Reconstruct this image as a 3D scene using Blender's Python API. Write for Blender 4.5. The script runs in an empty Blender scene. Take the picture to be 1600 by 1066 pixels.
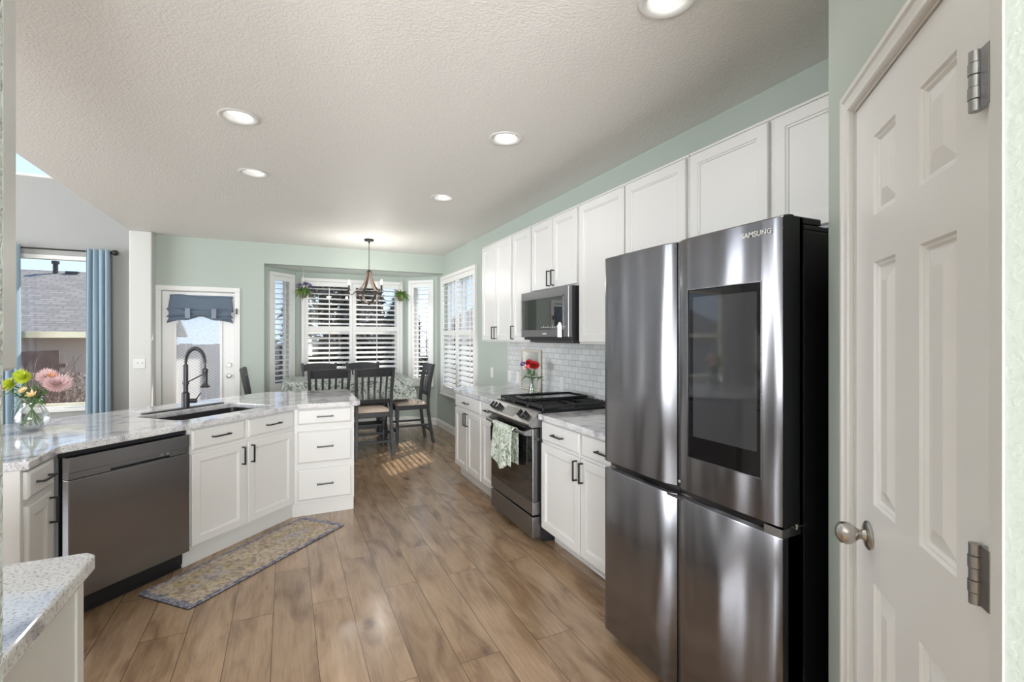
import bpy, math, random
from mathutils import Vector, Matrix
from mathutils.geometry import tessellate_polygon
PI = math.pi
R = math.radians
SC = bpy.context.scene
COL = SC.collection

# ------------------------------------------------------------------ camera
YAW = math.atan(353 / 746)
cam = bpy.data.objects.new('camera', bpy.data.cameras.new('camera'))
COL.objects.link(cam)
cam.location = (0, 0, 1.45)
cam.rotation_euler = (PI / 2, 0, -YAW)
cam.data.sensor_width = 36
cam.data.lens = 36 * 746 / 1600
cam.data.shift_y = -6.5 / 1600
cam.data.clip_start = 0.02
SC.camera = cam
SC.view_settings.view_transform = 'Standard'
SC.view_settings.look = 'None'
SC.view_settings.gamma = 1
SC.view_settings.use_curve_mapping = False
SC.view_settings.exposure = 0.08
SC.cycles.max_bounces = 10
SC.cycles.diffuse_bounces = 5
SC.cycles.glossy_bounces = 5
SC.cycles.transmission_bounces = 8
SC.cycles.transparent_max_bounces = 16
SC.cycles.use_denoising = True
SC.cycles.sample_clamp_indirect = 6
SC.cycles.caustics_reflective = False
SC.cycles.caustics_refractive = False

# ------------------------------------------------------------------ sky
W = bpy.data.worlds.new('sky')
SC.world = W
W.use_nodes = True
nt = W.node_tree
bgn = nt.nodes['Background']
tc = nt.nodes.new('ShaderNodeTexCoord')
sx = nt.nodes.new('ShaderNodeSeparateXYZ')
cr = nt.nodes.new('ShaderNodeValToRGB')
nt.links.new(tc.outputs['Generated'], sx.inputs[0])
nt.links.new(sx.outputs['Z'], cr.inputs[0])
nt.links.new(cr.outputs[0], bgn.inputs[0])
cr.color_ramp.elements[0].position = 0.0
cr.color_ramp.elements[0].color = (0.62, 0.78, 0.95, 1)
cr.color_ramp.elements[1].position = 0.45
cr.color_ramp.elements[1].color = (0.34, 0.56, 0.90, 1)
bgn.inputs[1].default_value = 1.5

# ------------------------------------------------------------------ lights
def light(name, kind, loc, direction, power, size=1, size_y=None, color=(1, 1, 1), spread=None):
    d = bpy.data.lights.new(name, kind)
    d.energy = power
    d.color = color
    if kind == 'AREA':
        d.shape = 'RECTANGLE' if size_y else 'DISK'
        d.size = size
        if size_y:
            d.size_y = size_y
        if spread:
            d.spread = spread
    o = bpy.data.objects.new(name, d)
    COL.objects.link(o)
    o.location = loc
    o.rotation_euler = Vector(direction).to_track_quat('-Z', 'Y').to_euler()
    return o

sun = light('sun', 'SUN', (0, 20, 20), (-0.80, -0.56, -0.86), 11, color=(1, 0.95, 0.87))
sun.data.angle = R(0.6)
# added unseen area lights standing in for window daylight, tilted up at the ceiling
light('fill_light_family_room', 'AREA', (-6.12, 3.4, 2.0), (1, 0.0, 0.42), 420, 4.2, 3.0, (0.93, 0.97, 1))
light('fill_light_entry', 'AREA', (-0.6, -4.1, 1.4), (0.05, 1, 0.55), 820, 3.0, 2.2, (0.97, 0.985, 1))

# ------------------------------------------------------------------ mesh builder
class MB:
    def __init__(s):
        s.v = []
        s.f = []
        s.m = []
        s.M = Matrix()
        s.mi = 0
    def add(s, vs, fs):
        n = len(s.v)
        s.v += [tuple(s.M @ Vector(p)) for p in vs]
        for q in fs:
            s.f.append(tuple(n + i for i in q))
            s.m.append(s.mi)
        return s
    def b(s, x0, x1, y0, y1, z0, z1):
        vs = [(x, y, z) for z in (z0, z1) for y in (y0, y1) for x in (x0, x1)]
        return s.add(vs, [(0, 2, 3, 1), (4, 5, 7, 6), (0, 1, 5, 4), (2, 6, 7, 3), (0, 4, 6, 2), (1, 3, 7, 5)])
    def rings(s, rs, cap0=True, cap1=True, closed=True):
        n = len(rs[0])
        vs = [p for r in rs for p in r]
        fs = []
        for i in range(len(rs) - 1):
            for j in range(n if closed else n - 1):
                k = (j + 1) % n
                fs.append((i * n + j, i * n + k, (i + 1) * n + k, (i + 1) * n + j))
        if cap0 and n > 2:
            fs.append(tuple(reversed(range(n))))
        if cap1 and n > 2:
            fs.append(tuple((len(rs) - 1) * n + j for j in range(n)))
        return s.add(vs, fs)
    def tube(s, pts, r, n=8, sy=1.0, loop=False):
        pts = [Vector(p) for p in pts]
        k = len(pts)
        rs = []
        up = None
        for i, p in enumerate(pts):
            a = pts[(i - 1) % k] if (i > 0 or loop) else p
            c = pts[(i + 1) % k] if (i < k - 1 or loop) else p
            t = (c - a)
            t = t.normalized() if t.length > 1e-9 else Vector((0, 0, 1))
            if up is None:
                up = Vector((0, 0, 1)) if abs(t.z) < 0.9 else Vector((1, 0, 0))
            u = (up - t * up.dot(t)).normalized()
            w = t.cross(u)
            up = u
            rad = r[i] if isinstance(r, (list, tuple)) else r
            rs.append([tuple(p + (u * math.cos(2 * PI * j / n) + w * math.sin(2 * PI * j / n) * sy) * rad) for j in range(n)])
        if loop:
            rs.append(rs[0])
            return s.rings(rs, False, False)
        return s.rings(rs)
    def lathe(s, prof, n=24, c=(0, 0, 0), axis=None, cap0=True, cap1=True):
        rs = []
        Q = Vector((0, 0, 1)).rotation_difference(Vector(axis)).to_matrix() if axis else Matrix.Identity(3)
        for (r, z) in prof:
            rs.append([tuple(Vector(c) + Q @ Vector((r * math.cos(2 * PI * j / n), r * math.sin(2 * PI * j / n), z))) for j in range(n)])
        return s.rings(rs, cap0, cap1)
    def prism(s, poly, z0, z1, holes=()):
        loops = [list(poly)] + [list(h) for h in holes]
        flat = [p for l in loops for p in l]
        tris = tessellate_polygon([[Vector((p[0], p[1], 0)) for p in l] for l in loops])
        n = len(flat)
        vs = [(p[0], p[1], z0) for p in flat] + [(p[0], p[1], z1) for p in flat]
        fs = []
        for t in tris:
            a, b_, c = [Vector((flat[i][0], flat[i][1], 0)) for i in t]
            if (b_ - a).cross(c - a).z < 0:
                t = (t[0], t[2], t[1])
            fs.append((t[0] + n, t[1] + n, t[2] + n))
            fs.append((t[2], t[1], t[0]))
        o = 0
        for li, l in enumerate(loops):
            k = len(l)
            area = sum(l[i][0] * l[(i + 1) % k][1] - l[(i + 1) % k][0] * l[i][1] for i in range(k))
            ccw = (area > 0) == (li == 0)
            for i in range(k):
                j = (i + 1) % k
                q = (o + i, o + j, n + o + j, n + o + i)
                fs.append(q if ccw else tuple(reversed(q)))
            o += k
        return s.add(vs, fs)
    def grid(s, fn, nu, nv, closed_u=False):
        vs = [fn(i / nu, j / nv) for j in range(nv + 1) for i in range(nu + 1)]
        fs = [(j * (nu + 1) + i, j * (nu + 1) + i + 1, (j + 1) * (nu + 1) + i + 1, (j + 1) * (nu + 1) + i) for j in range(nv) for i in range(nu)]
        return s.add(vs, fs)
    def build(s, name, mats, parent=None, bevel=0.0, smooth=False, solid=0.0, seg=2, offs=0):
        me = bpy.data.meshes.new(name)
        me.from_pydata(s.v, [], s.f)
        if not isinstance(mats, (list, tuple)):
            mats = [mats]
        for m in mats:
            me.materials.append(m)
        if len(mats) > 1:
            me.polygons.foreach_set('material_index', s.m)
        if smooth:
            me.polygons.foreach_set('use_smooth', [True] * len(me.polygons))
            me.set_sharp_from_angle(angle=R(smooth if smooth > 1 else 40))
        me.update()
        o = bpy.data.objects.new(name, me)
        COL.objects.link(o)
        if parent:
            o.parent = parent
        if solid:
            md = o.modifiers.new('thickness', 'SOLIDIFY')
            md.thickness = solid
            md.offset = offs
        if bevel:
            md = o.modifiers.new('bevel', 'BEVEL')
            md.width = bevel
            md.segments = seg
            md.limit_method = 'ANGLE'
            md.angle_limit = R(35)
        return o

def thing(name, label, cat, loc=(0, 0, 0), rz=0, group=None):
    o = bpy.data.objects.new(name, None)
    COL.objects.link(o)
    o.location = loc
    o.rotation_euler = (0, 0, rz)
    o.empty_display_size = 0.05
    o['label'] = label
    o['category'] = cat
    if group:
        o['group'] = group
    return o

def tag(o, label, cat, group=None, kind=None):
    o['label'] = label
    o['category'] = cat
    if group:
        o['group'] = group
    if kind:
        o['kind'] = kind
    return o

def struct(o):
    o['kind'] = 'structure'
    return o

def sroot(name, loc=(0, 0, 0), rz=0):
    o = bpy.data.objects.new(name, None)
    COL.objects.link(o)
    o.location = loc
    o.rotation_euler = (0, 0, rz)
    o['kind'] = 'structure'
    return o

def copy_tree(o, parent=None):
    c = o.copy()
    COL.objects.link(c)
    if parent:
        c.parent = parent
    for ch in list(o.children):
        copy_tree(ch, c)
    return c

# ------------------------------------------------------------------ materials
def new_mat(name):
    m = bpy.data.materials.new(name)
    m.use_nodes = True
    return m, m.node_tree.nodes, m.node_tree.links, m.node_tree.nodes['Principled BSDF']

def mat(name, col, rough=0.5, metal=0.0, bump=0.0, bscale=200, spec=None, coat=0.0, var=0.0, vscale=3.0, sheen=0.0):
    m, N, L, P = new_mat(name)
    P.inputs['Base Color'].default_value = (*col, 1)
    P.inputs['Roughness'].default_value = rough
    P.inputs['Metallic'].default_value = metal
    if spec is not None:
        P.inputs['Specular IOR Level'].default_value = spec
    if coat:
        P.inputs['Coat Weight'].default_value = coat
        P.inputs['Coat Roughness'].default_value = 0.1
    if sheen:
        P.inputs['Sheen Weight'].default_value = sheen
    t = N.new('ShaderNodeTexCoord')
    if bump:
        n = N.new('ShaderNodeTexNoise')
        n.inputs['Scale'].default_value = bscale
        n.inputs['Detail'].default_value = 3
        L.new(t.outputs['Object'], n.inputs['Vector'])
        bp = N.new('ShaderNodeBump')
        bp.inputs['Strength'].default_value = bump
        bp.inputs['Distance'].default_value = 0.004
        L.new(n.outputs['Fac'], bp.inputs['Height'])
        L.new(bp.outputs[0], P.inputs['Normal'])
    n2 = N.new('ShaderNodeTexNoise')
    n2.inputs['Scale'].default_value = vscale
    n2.inputs['Detail'].default_value = 4
    L.new(t.outputs['Object'], n2.inputs['Vector'])
    mx = N.new('ShaderNodeMix')
    mx.data_type = 'RGBA'
    v = var if var else 0.02
    mx.inputs['A'].default_value = (*[c * (1 - v) for c in col], 1)
    mx.inputs['B'].default_value = (*[min(1, c * (1 + v)) for c in col], 1)
    L.new(n2.outputs['Fac'], mx.inputs['Factor'])
    L.new(mx.outputs['Result'], P.inputs['Base Color'])
    return m

def ramp(N, stops):
    r = N.new('ShaderNodeValToRGB')
    e = r.color_ramp.elements
    while len(e) < len(stops):
        e.new(0.5)
    for i, (p, c) in enumerate(stops):
        e[i].position = p
        e[i].color = (*c, 1) if len(c) == 3 else c
    return r

def wall_paint(name, col, bump=0.25):
    m, N, L, P = new_mat(name)
    t = N.new('ShaderNodeTexCoord')
    n = N.new('ShaderNodeTexNoise')
    n.inputs['Scale'].default_value = 75
    n.inputs['Detail'].default_value = 2.5
    n.inputs['Distortion'].default_value = 0.6
    L.new(t.outputs['Object'], n.inputs['Vector'])
    r = ramp(N, [(0.42, (0, 0, 0)), (0.6, (1, 1, 1))])
    L.new(n.outputs['Fac'], r.inputs[0])
    bp = N.new('ShaderNodeBump')
    bp.inputs['Strength'].default_value = bump
    bp.inputs['Distance'].default_value = 0.003
    L.new(r.outputs[0], bp.inputs['Height'])
    L.new(bp.outputs[0], P.inputs['Normal'])
    P.inputs['Base Color'].default_value = (*col, 1)
    P.inputs['Roughness'].default_value = 0.55
    P.inputs['Specular IOR Level'].default_value = 0.35
    return m

SAGE = wall_paint('sage_paint', (0.43, 0.482, 0.436), 0.10)
GREY = wall_paint('grey_paint', (0.33, 0.33, 0.32), 0.15)
OFFW = wall_paint('offwhite_paint', (0.62, 0.62, 0.60), 0.2)
CEIL = wall_paint('ceiling_paint', (0.78, 0.765, 0.735), 0.28)
TRIM = mat('white_trim', (0.74, 0.74, 0.72), 0.35, bump=0.02)
CAB = mat('white_cabinet', (0.66, 0.655, 0.64), 0.35, bump=0.02, bscale=60)
DOORM = mat('painted_door', (0.80, 0.80, 0.79), 0.35, bump=0.03, bscale=40)
SHUT = mat('white_shutter', (0.78, 0.775, 0.76), 0.35)
BLACK = mat('black_pull', (0.012, 0.012, 0.013), 0.35)
BRONZE = mat('dark_bronze', (0.03, 0.025, 0.022), 0.4, metal=0.4)
BLKPL = mat('black_plastic', (0.008, 0.008, 0.010), 0.35)
BLKGL = mat('black_glass', (0.006, 0.006, 0.007), 0.03, spec=0.8)
IRON = mat('cast_iron', (0.022, 0.022, 0.024), 0.32, bump=0.05)
NICKEL = mat('satin_nickel', (0.52, 0.50, 0.47), 0.28, metal=1)
PEWTER = mat('pewter', (0.36, 0.36, 0.36), 0.3, metal=1)
SLAT = mat('steel_satin', (0.42, 0.42, 0.43), 0.3, metal=1)
GUNM = mat('gunmetal', (0.055, 0.052, 0.055), 0.38, metal=0.6)
PLATE = mat('white_plate', (0.72, 0.72, 0.70), 0.4)
CHAIRM = mat('charcoal_wood', (0.022, 0.023, 0.026), 0.42, bump=0.05, bscale=30)
CUSH = mat('beige_cushion', (0.52, 0.42, 0.34), 0.9, bump=0.3, bscale=400, var=0.12, vscale=30)
CURT = mat('blue_curtain', (0.27, 0.375, 0.455), 0.85, bump=0.15, bscale=500, var=0.05, vscale=200, sheen=0.3)
SLATE = mat('slate_blue_cloth', (0.12, 0.16, 0.21), 0.9, bump=0.2, bscale=300, var=0.08, vscale=60)
STRAP = mat('pale_blue_strap', (0.24, 0.28, 0.34), 0.9)
LEAF = mat('leaf_green', (0.07, 0.17, 0.035), 0.5, var=0.35, vscale=20)
LEAF2 = mat('leaf_light', (0.18, 0.30, 0.06), 0.5, var=0.35, vscale=25)
STEM = mat('stem_green', (0.10, 0.19, 0.06), 0.5)
LIME = mat('lime_petal', (0.52, 0.60, 0.04), 0.6, var=0.2, vscale=60)
LIMEC = mat('lime_heart', (0.34, 0.45, 0.03), 0.6, var=0.2, vscale=80)
CORAL = mat('coral_petal', (0.72, 0.10, 0.13), 0.6, var=0.2, vscale=60)
BLUSH = mat('blush_petal', (0.72, 0.52, 0.53), 0.6, var=0.08, vscale=60)
CREAM = mat('cream_petal', (0.78, 0.62, 0.34), 0.6, var=0.15, vscale=60)
PEACH = mat('peach_petal', (0.72, 0.36, 0.20), 0.6, var=0.2, vscale=60)
REDP = mat('red_petal', (0.50, 0.018, 0.022), 0.6, var=0.3, vscale=60)
PURP = mat('violet_petal', (0.12, 0.06, 0.26), 0.6, var=0.3, vscale=60)
POTM = mat('woven_pot', (0.13, 0.10, 0.08), 0.85, bump=0.6, bscale=60, var=0.3, vscale=40)
ROPE = mat('white_cord', (0.62, 0.60, 0.56), 0.9)
WALNUT = mat('weathered_wood', (0.085, 0.058, 0.042), 0.6, bump=0.2, bscale=40, var=0.4, vscale=15)
CONC = mat('patio_concrete', (0.42, 0.38, 0.33), 0.9, var=0.15)
DRYG = mat('dry_ground', (0.30, 0.24, 0.17), 1.0, var=0.4, vscale=2)
SIDING = mat('beige_siding', (0.56, 0.49, 0.43), 0.8)
SIDING2 = mat('tan_siding', (0.42, 0.33, 0.25), 0.8)
VINYL = mat('cream_vinyl', (0.62, 0.60, 0.47), 0.5)
FENCE = mat('weathered_fence', (0.17, 0.11, 0.09), 0.9, bump=0.2, bscale=20, var=0.3, vscale=6)
BARK = mat('bark', (0.10, 0.07, 0.055), 0.9, bump=0.5, bscale=20, var=0.3)
TREEL = mat('dark_foliage', (0.062, 0.055, 0.040), 0.8, var=0.5, vscale=1.5)
TREEL2 = mat('brown_foliage', (0.10, 0.078, 0.06), 0.8, var=0.5, vscale=1.5)
TWIG = mat('dry_twig', (0.24, 0.17, 0.14), 0.9, var=0.3)
PAPER = mat('paper_tag', (0.80, 0.79, 0.80), 0.8)
BACKR = mat('rug_backing', (0.01, 0.01, 0.01), 0.9)

def emis(name, col, s):
    m, N, L, P = new_mat(name)
    P.inputs['Base Color'].default_value = (*col, 1)
    P.inputs['Emission Color'].default_value = (*col, 1)
    P.inputs['Emission Strength'].default_value = s
    return m
LAMPM = emis('lamp_lens', (1, 0.98, 0.95), 1.6)
BULBM = emis('candle_bulb', (1, 0.97, 0.92), 1.1)

def glass_mat(name, refl=0.08, tint=(1, 1, 1)):
    m, N, L, P = new_mat(name)
    N.remove(P)
    tr = N.new('ShaderNodeBsdfTransparent')
    tr.inputs[0].default_value = (*tint, 1)
    g = N.new('ShaderNodeBsdfGlossy')
    g.inputs['Roughness'].default_value = 0.0
    mx = N.new('ShaderNodeMixShader')
    lw = N.new('ShaderNodeLayerWeight')
    lw.inputs['Blend'].default_value = 0.35
    mr = N.new('ShaderNodeMapRange')
    mr.inputs['To Min'].default_value = refl * 0.5
    mr.inputs['To Max'].default_value = min(1, refl * 7)
    L.new(lw.outputs['Fresnel'], mr.inputs['Value'])
    L.new(mr.outputs[0], mx.inputs[0])
    L.new(tr.outputs[0], mx.inputs[1])
    L.new(g.outputs[0], mx.inputs[2])
    L.new(mx.outputs[0], N['Material Output'].inputs[0])
    return m
GLASS = glass_mat('window_glass', 0.06)
VASEG = glass_mat('vase_glass', 0.07, (0.97, 0.98, 0.975))

def film_mat():
    m, N, L, P = new_mat('lattice_film_glass')
    t = N.new('ShaderNodeTexCoord')
    mp = N.new('ShaderNodeMapping')
    mp.inputs['Rotation'].default_value = (PI / 2, 0, 0)
    L.new(t.outputs['Object'], mp.inputs['Vector'])
    fac = None
    for a in (R(38), R(-38)):
        mp2 = N.new('ShaderNodeMapping')
        mp2.inputs['Rotation'].default_value = (0, a, 0)
        L.new(t.outputs['Object'], mp2.inputs['Vector'])
        w = N.new('ShaderNodeTexWave')
        w.inputs['Scale'].default_value = 11
        w.bands_direction = 'Z'
        L.new(mp2.outputs[0], w.inputs['Vector'])
        r = ramp(N, [(0.80, (0, 0, 0)), (0.95, (1, 1, 1))])
        L.new(w.outputs['Fac'], r.inputs[0])
        if fac is None:
            fac = r.outputs[0]
        else:
            mxx = N.new('ShaderNodeMath')
            mxx.operation = 'MAXIMUM'
            L.new(fac, mxx.inputs[0])
            L.new(r.outputs[0], mxx.inputs[1])
            fac = mxx.outputs[0]
    mr = N.new('ShaderNodeMapRange')
    mr.inputs['To Min'].default_value = 0.30
    mr.inputs['To Max'].default_value = 0.46
    L.new(fac, mr.inputs['Value'])
    N.remove(P)
    tr = N.new('ShaderNodeBsdfTransparent')
    d = N.new('ShaderNodeBsdfDiffuse')
    d.inputs[0].default_value = (0.85, 0.85, 0.85, 1)
    tl = N.new('ShaderNodeBsdfTranslucent')
    tl.inputs[0].default_value = (0.85, 0.85, 0.85, 1)
    m1 = N.new('ShaderNodeMixShader')
    L.new(d.outputs[0], m1.inputs[1])
    L.new(tl.outputs[0], m1.inputs[2])
    m2 = N.new('ShaderNodeMixShader')
    L.new(mr.outputs[0], m2.inputs[0])
    L.new(tr.outputs[0], m2.inputs[1])
    L.new(m1.outputs[0], m2.inputs[2])
    L.new(m2.outputs[0], N['Material Output'].inputs[0])
    return m
FILM = film_mat()

def floor_mat():
    m, N, L, P = new_mat('oak_planks')
    t = N.new('ShaderNodeTexCoord')
    mp = N.new('ShaderNodeMapping')
    mp.inputs['Rotation'].default_value = (0, 0, PI / 2)
    mp.inputs['Location'].default_value = (0.3, 0.06, 0)
    L.new(t.outputs['Object'], mp.inputs['Vector'])
    br = N.new('ShaderNodeTexBrick')
    br.inputs['Scale'].default_value = 1
    br.inputs['Brick Width'].default_value = 1.25
    br.inputs['Row Height'].default_value = 0.19
    br.inputs['Mortar Size'].default_value = 0.0016
    br.inputs['Mortar Smooth'].default_value = 0.1
    br.offset = 0.37
    br.inputs['Color1'].default_value = (0.0, 0.0, 0.0, 1)
    br.inputs['Color2'].default_value = (1, 1, 1, 1)
    br.inputs['Mortar'].default_value = (0.5, 0.5, 0.5, 1)
    L.new(mp.outputs[0], br.inputs['Vector'])
    # grain, shifted from plank to plank
    add = N.new('ShaderNodeVectorMath')
    add.operation = 'MULTIPLY_ADD'
    L.new(br.outputs['Color'], add.inputs[0])
    add.inputs[1].default_value = (7, 13, 5)
    L.new(t.outputs['Object'], add.inputs[2])
    ms = N.new('ShaderNodeMapping')
    ms.inputs['Scale'].default_value = (6, 1.5, 1)
    L.new(add.outputs[0], ms.inputs['Vector'])
    n1 = N.new('ShaderNodeTexNoise')
    n1.inputs['Scale'].default_value = 1.6
    n1.inputs['Detail'].default_value = 8
    n1.inputs['Distortion'].default_value = 0.9
    L.new(ms.outputs[0], n1.inputs['Vector'])
    r1 = ramp(N, [(0.26, (0.150, 0.083, 0.042)), (0.46, (0.290, 0.188, 0.112)), (0.62, (0.360, 0.243, 0.152)), (0.80, (0.42, 0.292, 0.190))])
    L.new(n1.outputs['Fac'], r1.inputs[0])
    ms2 = N.new('ShaderNodeMapping')
    ms2.inputs['Scale'].default_value = (70, 4, 1)
    L.new(add.outputs[0], ms2.inputs['Vector'])
    n2 = N.new('ShaderNodeTexNoise')
    n2.inputs['Scale'].default_value = 1.4
    n2.inputs['Detail'].default_value = 6
    L.new(ms2.outputs[0], n2.inputs['Vector'])
    r2 = ramp(N, [(0.35, (0.86, 0.85, 0.84)), (0.65, (1.05, 1.05, 1.04))])
    L.new(n2.outputs['Fac'], r2.inputs[0])
    mu = N.new('ShaderNodeMix')
    mu.data_type = 'RGBA'
    mu.blend_type = 'MULTIPLY'
    mu.inputs['Factor'].default_value = 1
    L.new(r1.outputs[0], mu.inputs['A'])
    L.new(r2.outputs[0], mu.inputs['B'])
    # knots
    mk = N.new('ShaderNodeMapping')
    mk.inputs['Scale'].default_value = (2.6, 1.3, 1)
    L.new(add.outputs[0], mk.inputs['Vector'])
    vo = N.new('ShaderNodeTexVoronoi')
    vo.inputs['Scale'].default_value = 1.15
    L.new(mk.outputs[0], vo.inputs['Vector'])
    nk = N.new('ShaderNodeTexNoise')
    nk.inputs['Scale'].default_value = 22
    nk.inputs['Detail'].default_value = 3
    L.new(add.outputs[0], nk.inputs['Vector'])
    ma = N.new('ShaderNodeMath')
    ma.operation = 'MULTIPLY_ADD'
    L.new(nk.outputs['Fac'], ma.inputs[0])
    ma.inputs[1].default_value = 0.13
    L.new(vo.outputs['Distance'], ma.inputs[2])
    rk = ramp(N, [(0.09, (0.34, 0.27, 0.22)), (0.17, (0.86, 0.83, 0.80)), (0.24, (1, 1, 1))])
    L.new(ma.outputs[0], rk.inputs[0])
    mu2 = N.new('ShaderNodeMix')
    mu2.data_type = 'RGBA'
    mu2.blend_type = 'MULTIPLY'
    mu2.inputs['Factor'].default_value = 1
    L.new(mu.outputs['Result'], mu2.inputs['A'])
    L.new(rk.outputs[0], mu2.inputs['B'])
    # plank tone
    rt = ramp(N, [(0, (0.92, 0.92, 0.92)), (1, (1.08, 1.08, 1.07))])
    L.new(br.outputs['Color'], rt.inputs[0])
    mu3 = N.new('ShaderNodeMix')
    mu3.data_type = 'RGBA'
    mu3.blend_type = 'MULTIPLY'
    mu3.inputs['Factor'].default_value = 1
    L.new(mu2.outputs['Result'], mu3.inputs['A'])
    L.new(rt.outputs[0], mu3.inputs['B'])
    mj = N.new('ShaderNodeMix')
    mj.data_type = 'RGBA'
    L.new(br.outputs['Fac'], mj.inputs['Factor'])
    L.new(mu3.outputs['Result'], mj.inputs['A'])
    mj.inputs['B'].default_value = (0.07, 0.04, 0.022, 1)
    L.new(mj.outputs['Result'], P.inputs['Base Color'])
    P.inputs['Roughness'].default_value = 0.26
    P.inputs['Specular IOR Level'].default_value = 0.5
    P.inputs['Coat Weight'].default_value = 0.35
    P.inputs['Coat Roughness'].default_value = 0.15
    bp = N.new('ShaderNodeBump')
    bp.inputs['Strength'].default_value = 0.06
    bp.inputs['Distance'].default_value = 0.002
    L.new(n2.outputs['Fac'], bp.inputs['Height'])
    L.new(bp.outputs[0], P.inputs['Normal'])
    return m
FLOOR = floor_mat()

def granite_mat():
    m, N, L, P = new_mat('pale_granite')
    t = N.new('ShaderNodeTexCoord')
    n0 = N.new('ShaderNodeTexNoise')
    n0.inputs['Scale'].default_value = 6
    n0.inputs['Detail'].default_value = 8
    n0.inputs['Distortion'].default_value = 1.2
    L.new(t.outputs['Object'], n0.inputs['Vector'])
    r0 = ramp(N, [(0.34, (0.36, 0.35, 0.39)), (0.46, (0.60, 0.60, 0.63)), (0.62, (0.72, 0.72, 0.72))])
    L.new(n0.outputs['Fac'], r0.inputs[0])
    n1 = N.new('ShaderNodeTexNoise')
    n1.inputs['Scale'].default_value = 150
    n1.inputs['Detail'].default_value = 5
    L.new(t.outputs['Object'], n1.inputs['Vector'])
    r1 = ramp(N, [(0.34, (0.40, 0.37, 0.35)), (0.42, (0.78, 0.76, 0.74)), (0.50, (1, 1, 1))])
    L.new(n1.outputs['Fac'], r1.inputs[0])
    mu = N.new('ShaderNodeMix')
    mu.data_type = 'RGBA'
    mu.blend_type = 'MULTIPLY'
    mu.inputs['Factor'].default_value = 0.85
    L.new(r0.outputs[0], mu.inputs['A'])
    L.new(r1.outputs[0], mu.inputs['B'])
    L.new(mu.outputs['Result'], P.inputs['Base Color'])
    P.inputs['Roughness'].default_value = 0.06
    P.inputs['Specular IOR Level'].default_value = 0.7
    return m
GRAN = granite_mat()

def steel_mat(name, base, rough, vert=True, wav=0.0):
    m, N, L, P = new_mat(name)
    t = N.new('ShaderNodeTexCoord')
    mp = N.new('ShaderNodeMapping')
    mp.inputs['Scale'].default_value = (1, 1, 40)
    L.new(t.outputs['Object'], mp.inputs['Vector'])
    n = N.new('ShaderNodeTexNoise')
    n.inputs['Scale'].default_value = 3
    n.inputs['Detail'].default_value = 3
    L.new(mp.outputs[0], n.inputs['Vector'])
    mr = N.new('ShaderNodeMapRange')
    mr.inputs['To Min'].default_value = rough * 0.97
    mr.inputs['To Max'].default_value = rough * 1.03
    L.new(n.outputs['Fac'], mr.inputs['Value'])
    L.new(mr.outputs[0], P.inputs['Roughness'])
    P.inputs['Metallic'].default_value = 1
    P.inputs['Base Color'].default_value = (*base, 1)
    P.inputs['Anisotropic'].default_value = 0.5
    if wav:
        n2 = N.new('ShaderNodeTexNoise')
        n2.inputs['Scale'].default_value = 2.2
        n2.inputs['Detail'].default_value = 1
        mp2 = N.new('ShaderNodeMapping')
        mp2.inputs['Scale'].default_value = (2.2, 2.2, 0.5)
        L.new(t.outputs['Object'], mp2.inputs['Vector'])
        L.new(mp2.outputs[0], n2.inputs['Vector'])
        bp = N.new('ShaderNodeBump')
        bp.inputs['Strength'].default_value = 1.0
        bp.inputs['Distance'].default_value = wav
        L.new(n2.outputs['Fac'], bp.inputs['Height'])
        L.new(bp.outputs[0], P.inputs['Normal'])
    return m
BSTEEL = steel_mat('black_stainless', (0.24, 0.235, 0.245), 0.22, wav=0.035)
BSTEEL2 = steel_mat('black_stainless_satin', (0.25, 0.245, 0.25), 0.27)
RSTEEL = steel_mat('range_stainless', (0.27, 0.262, 0.26), 0.34)
CASE = mat('appliance_case', (0.012, 0.012, 0.015), 0.4)

def tile_mat():
    m, N, L, P = new_mat('subway_tile')
    t = N.new('ShaderNodeTexCoord')
    sp = N.new('ShaderNodeSeparateXYZ')
    L.new(t.outputs['Object'], sp.inputs[0])
    cb = N.new('ShaderNodeCombineXYZ')
    L.new(sp.outputs['Y'], cb.inputs['X'])
    L.new(sp.outputs['Z'], cb.inputs['Y'])
    br = N.new('ShaderNodeTexBrick')
    br.inputs['Scale'].default_value = 1
    br.inputs['Brick Width'].default_value = 0.105
    br.inputs['Row Height'].default_value = 0.052
    br.inputs['Mortar Size'].default_value = 0.0018
    br.inputs['Mortar Smooth'].default_value = 0.3
    br.inputs['Color1'].default_value = (0.60, 0.61, 0.61, 1)
    br.inputs['Color2'].default_value = (0.70, 0.71, 0.71, 1)
    br.inputs['Mortar'].default_value = (0.40, 0.40, 0.40, 1)
    L.new(cb.outputs[0], br.inputs['Vector'])
    L.new(br.outputs['Color'], P.inputs['Base Color'])
    P.inputs['Roughness'].default_value = 0.07
    P.inputs['Specular IOR Level'].default_value = 0.7
    n = N.new('ShaderNodeTexNoise')
    n.inputs['Scale'].default_value = 14
    L.new(t.outputs['Object'], n.inputs['Vector'])
    bp = N.new('ShaderNodeBump')
    bp.inputs['Strength'].default_value = 0.5
    bp.inputs['Distance'].default_value = 0.003
    L.new(n.outputs['Fac'], bp.inputs['Height'])
    bp2 = N.new('ShaderNodeBump')
    bp2.invert = True
    bp2.inputs['Strength'].default_value = 0.9
    bp2.inputs['Distance'].default_value = 0.0025
    L.new(br.outputs['Fac'], bp2.inputs['Height'])
    L.new(bp.outputs[0], bp2.inputs['Normal'])
    L.new(bp2.outputs[0], P.inputs['Normal'])
    return m
TILE = tile_mat()

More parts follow.
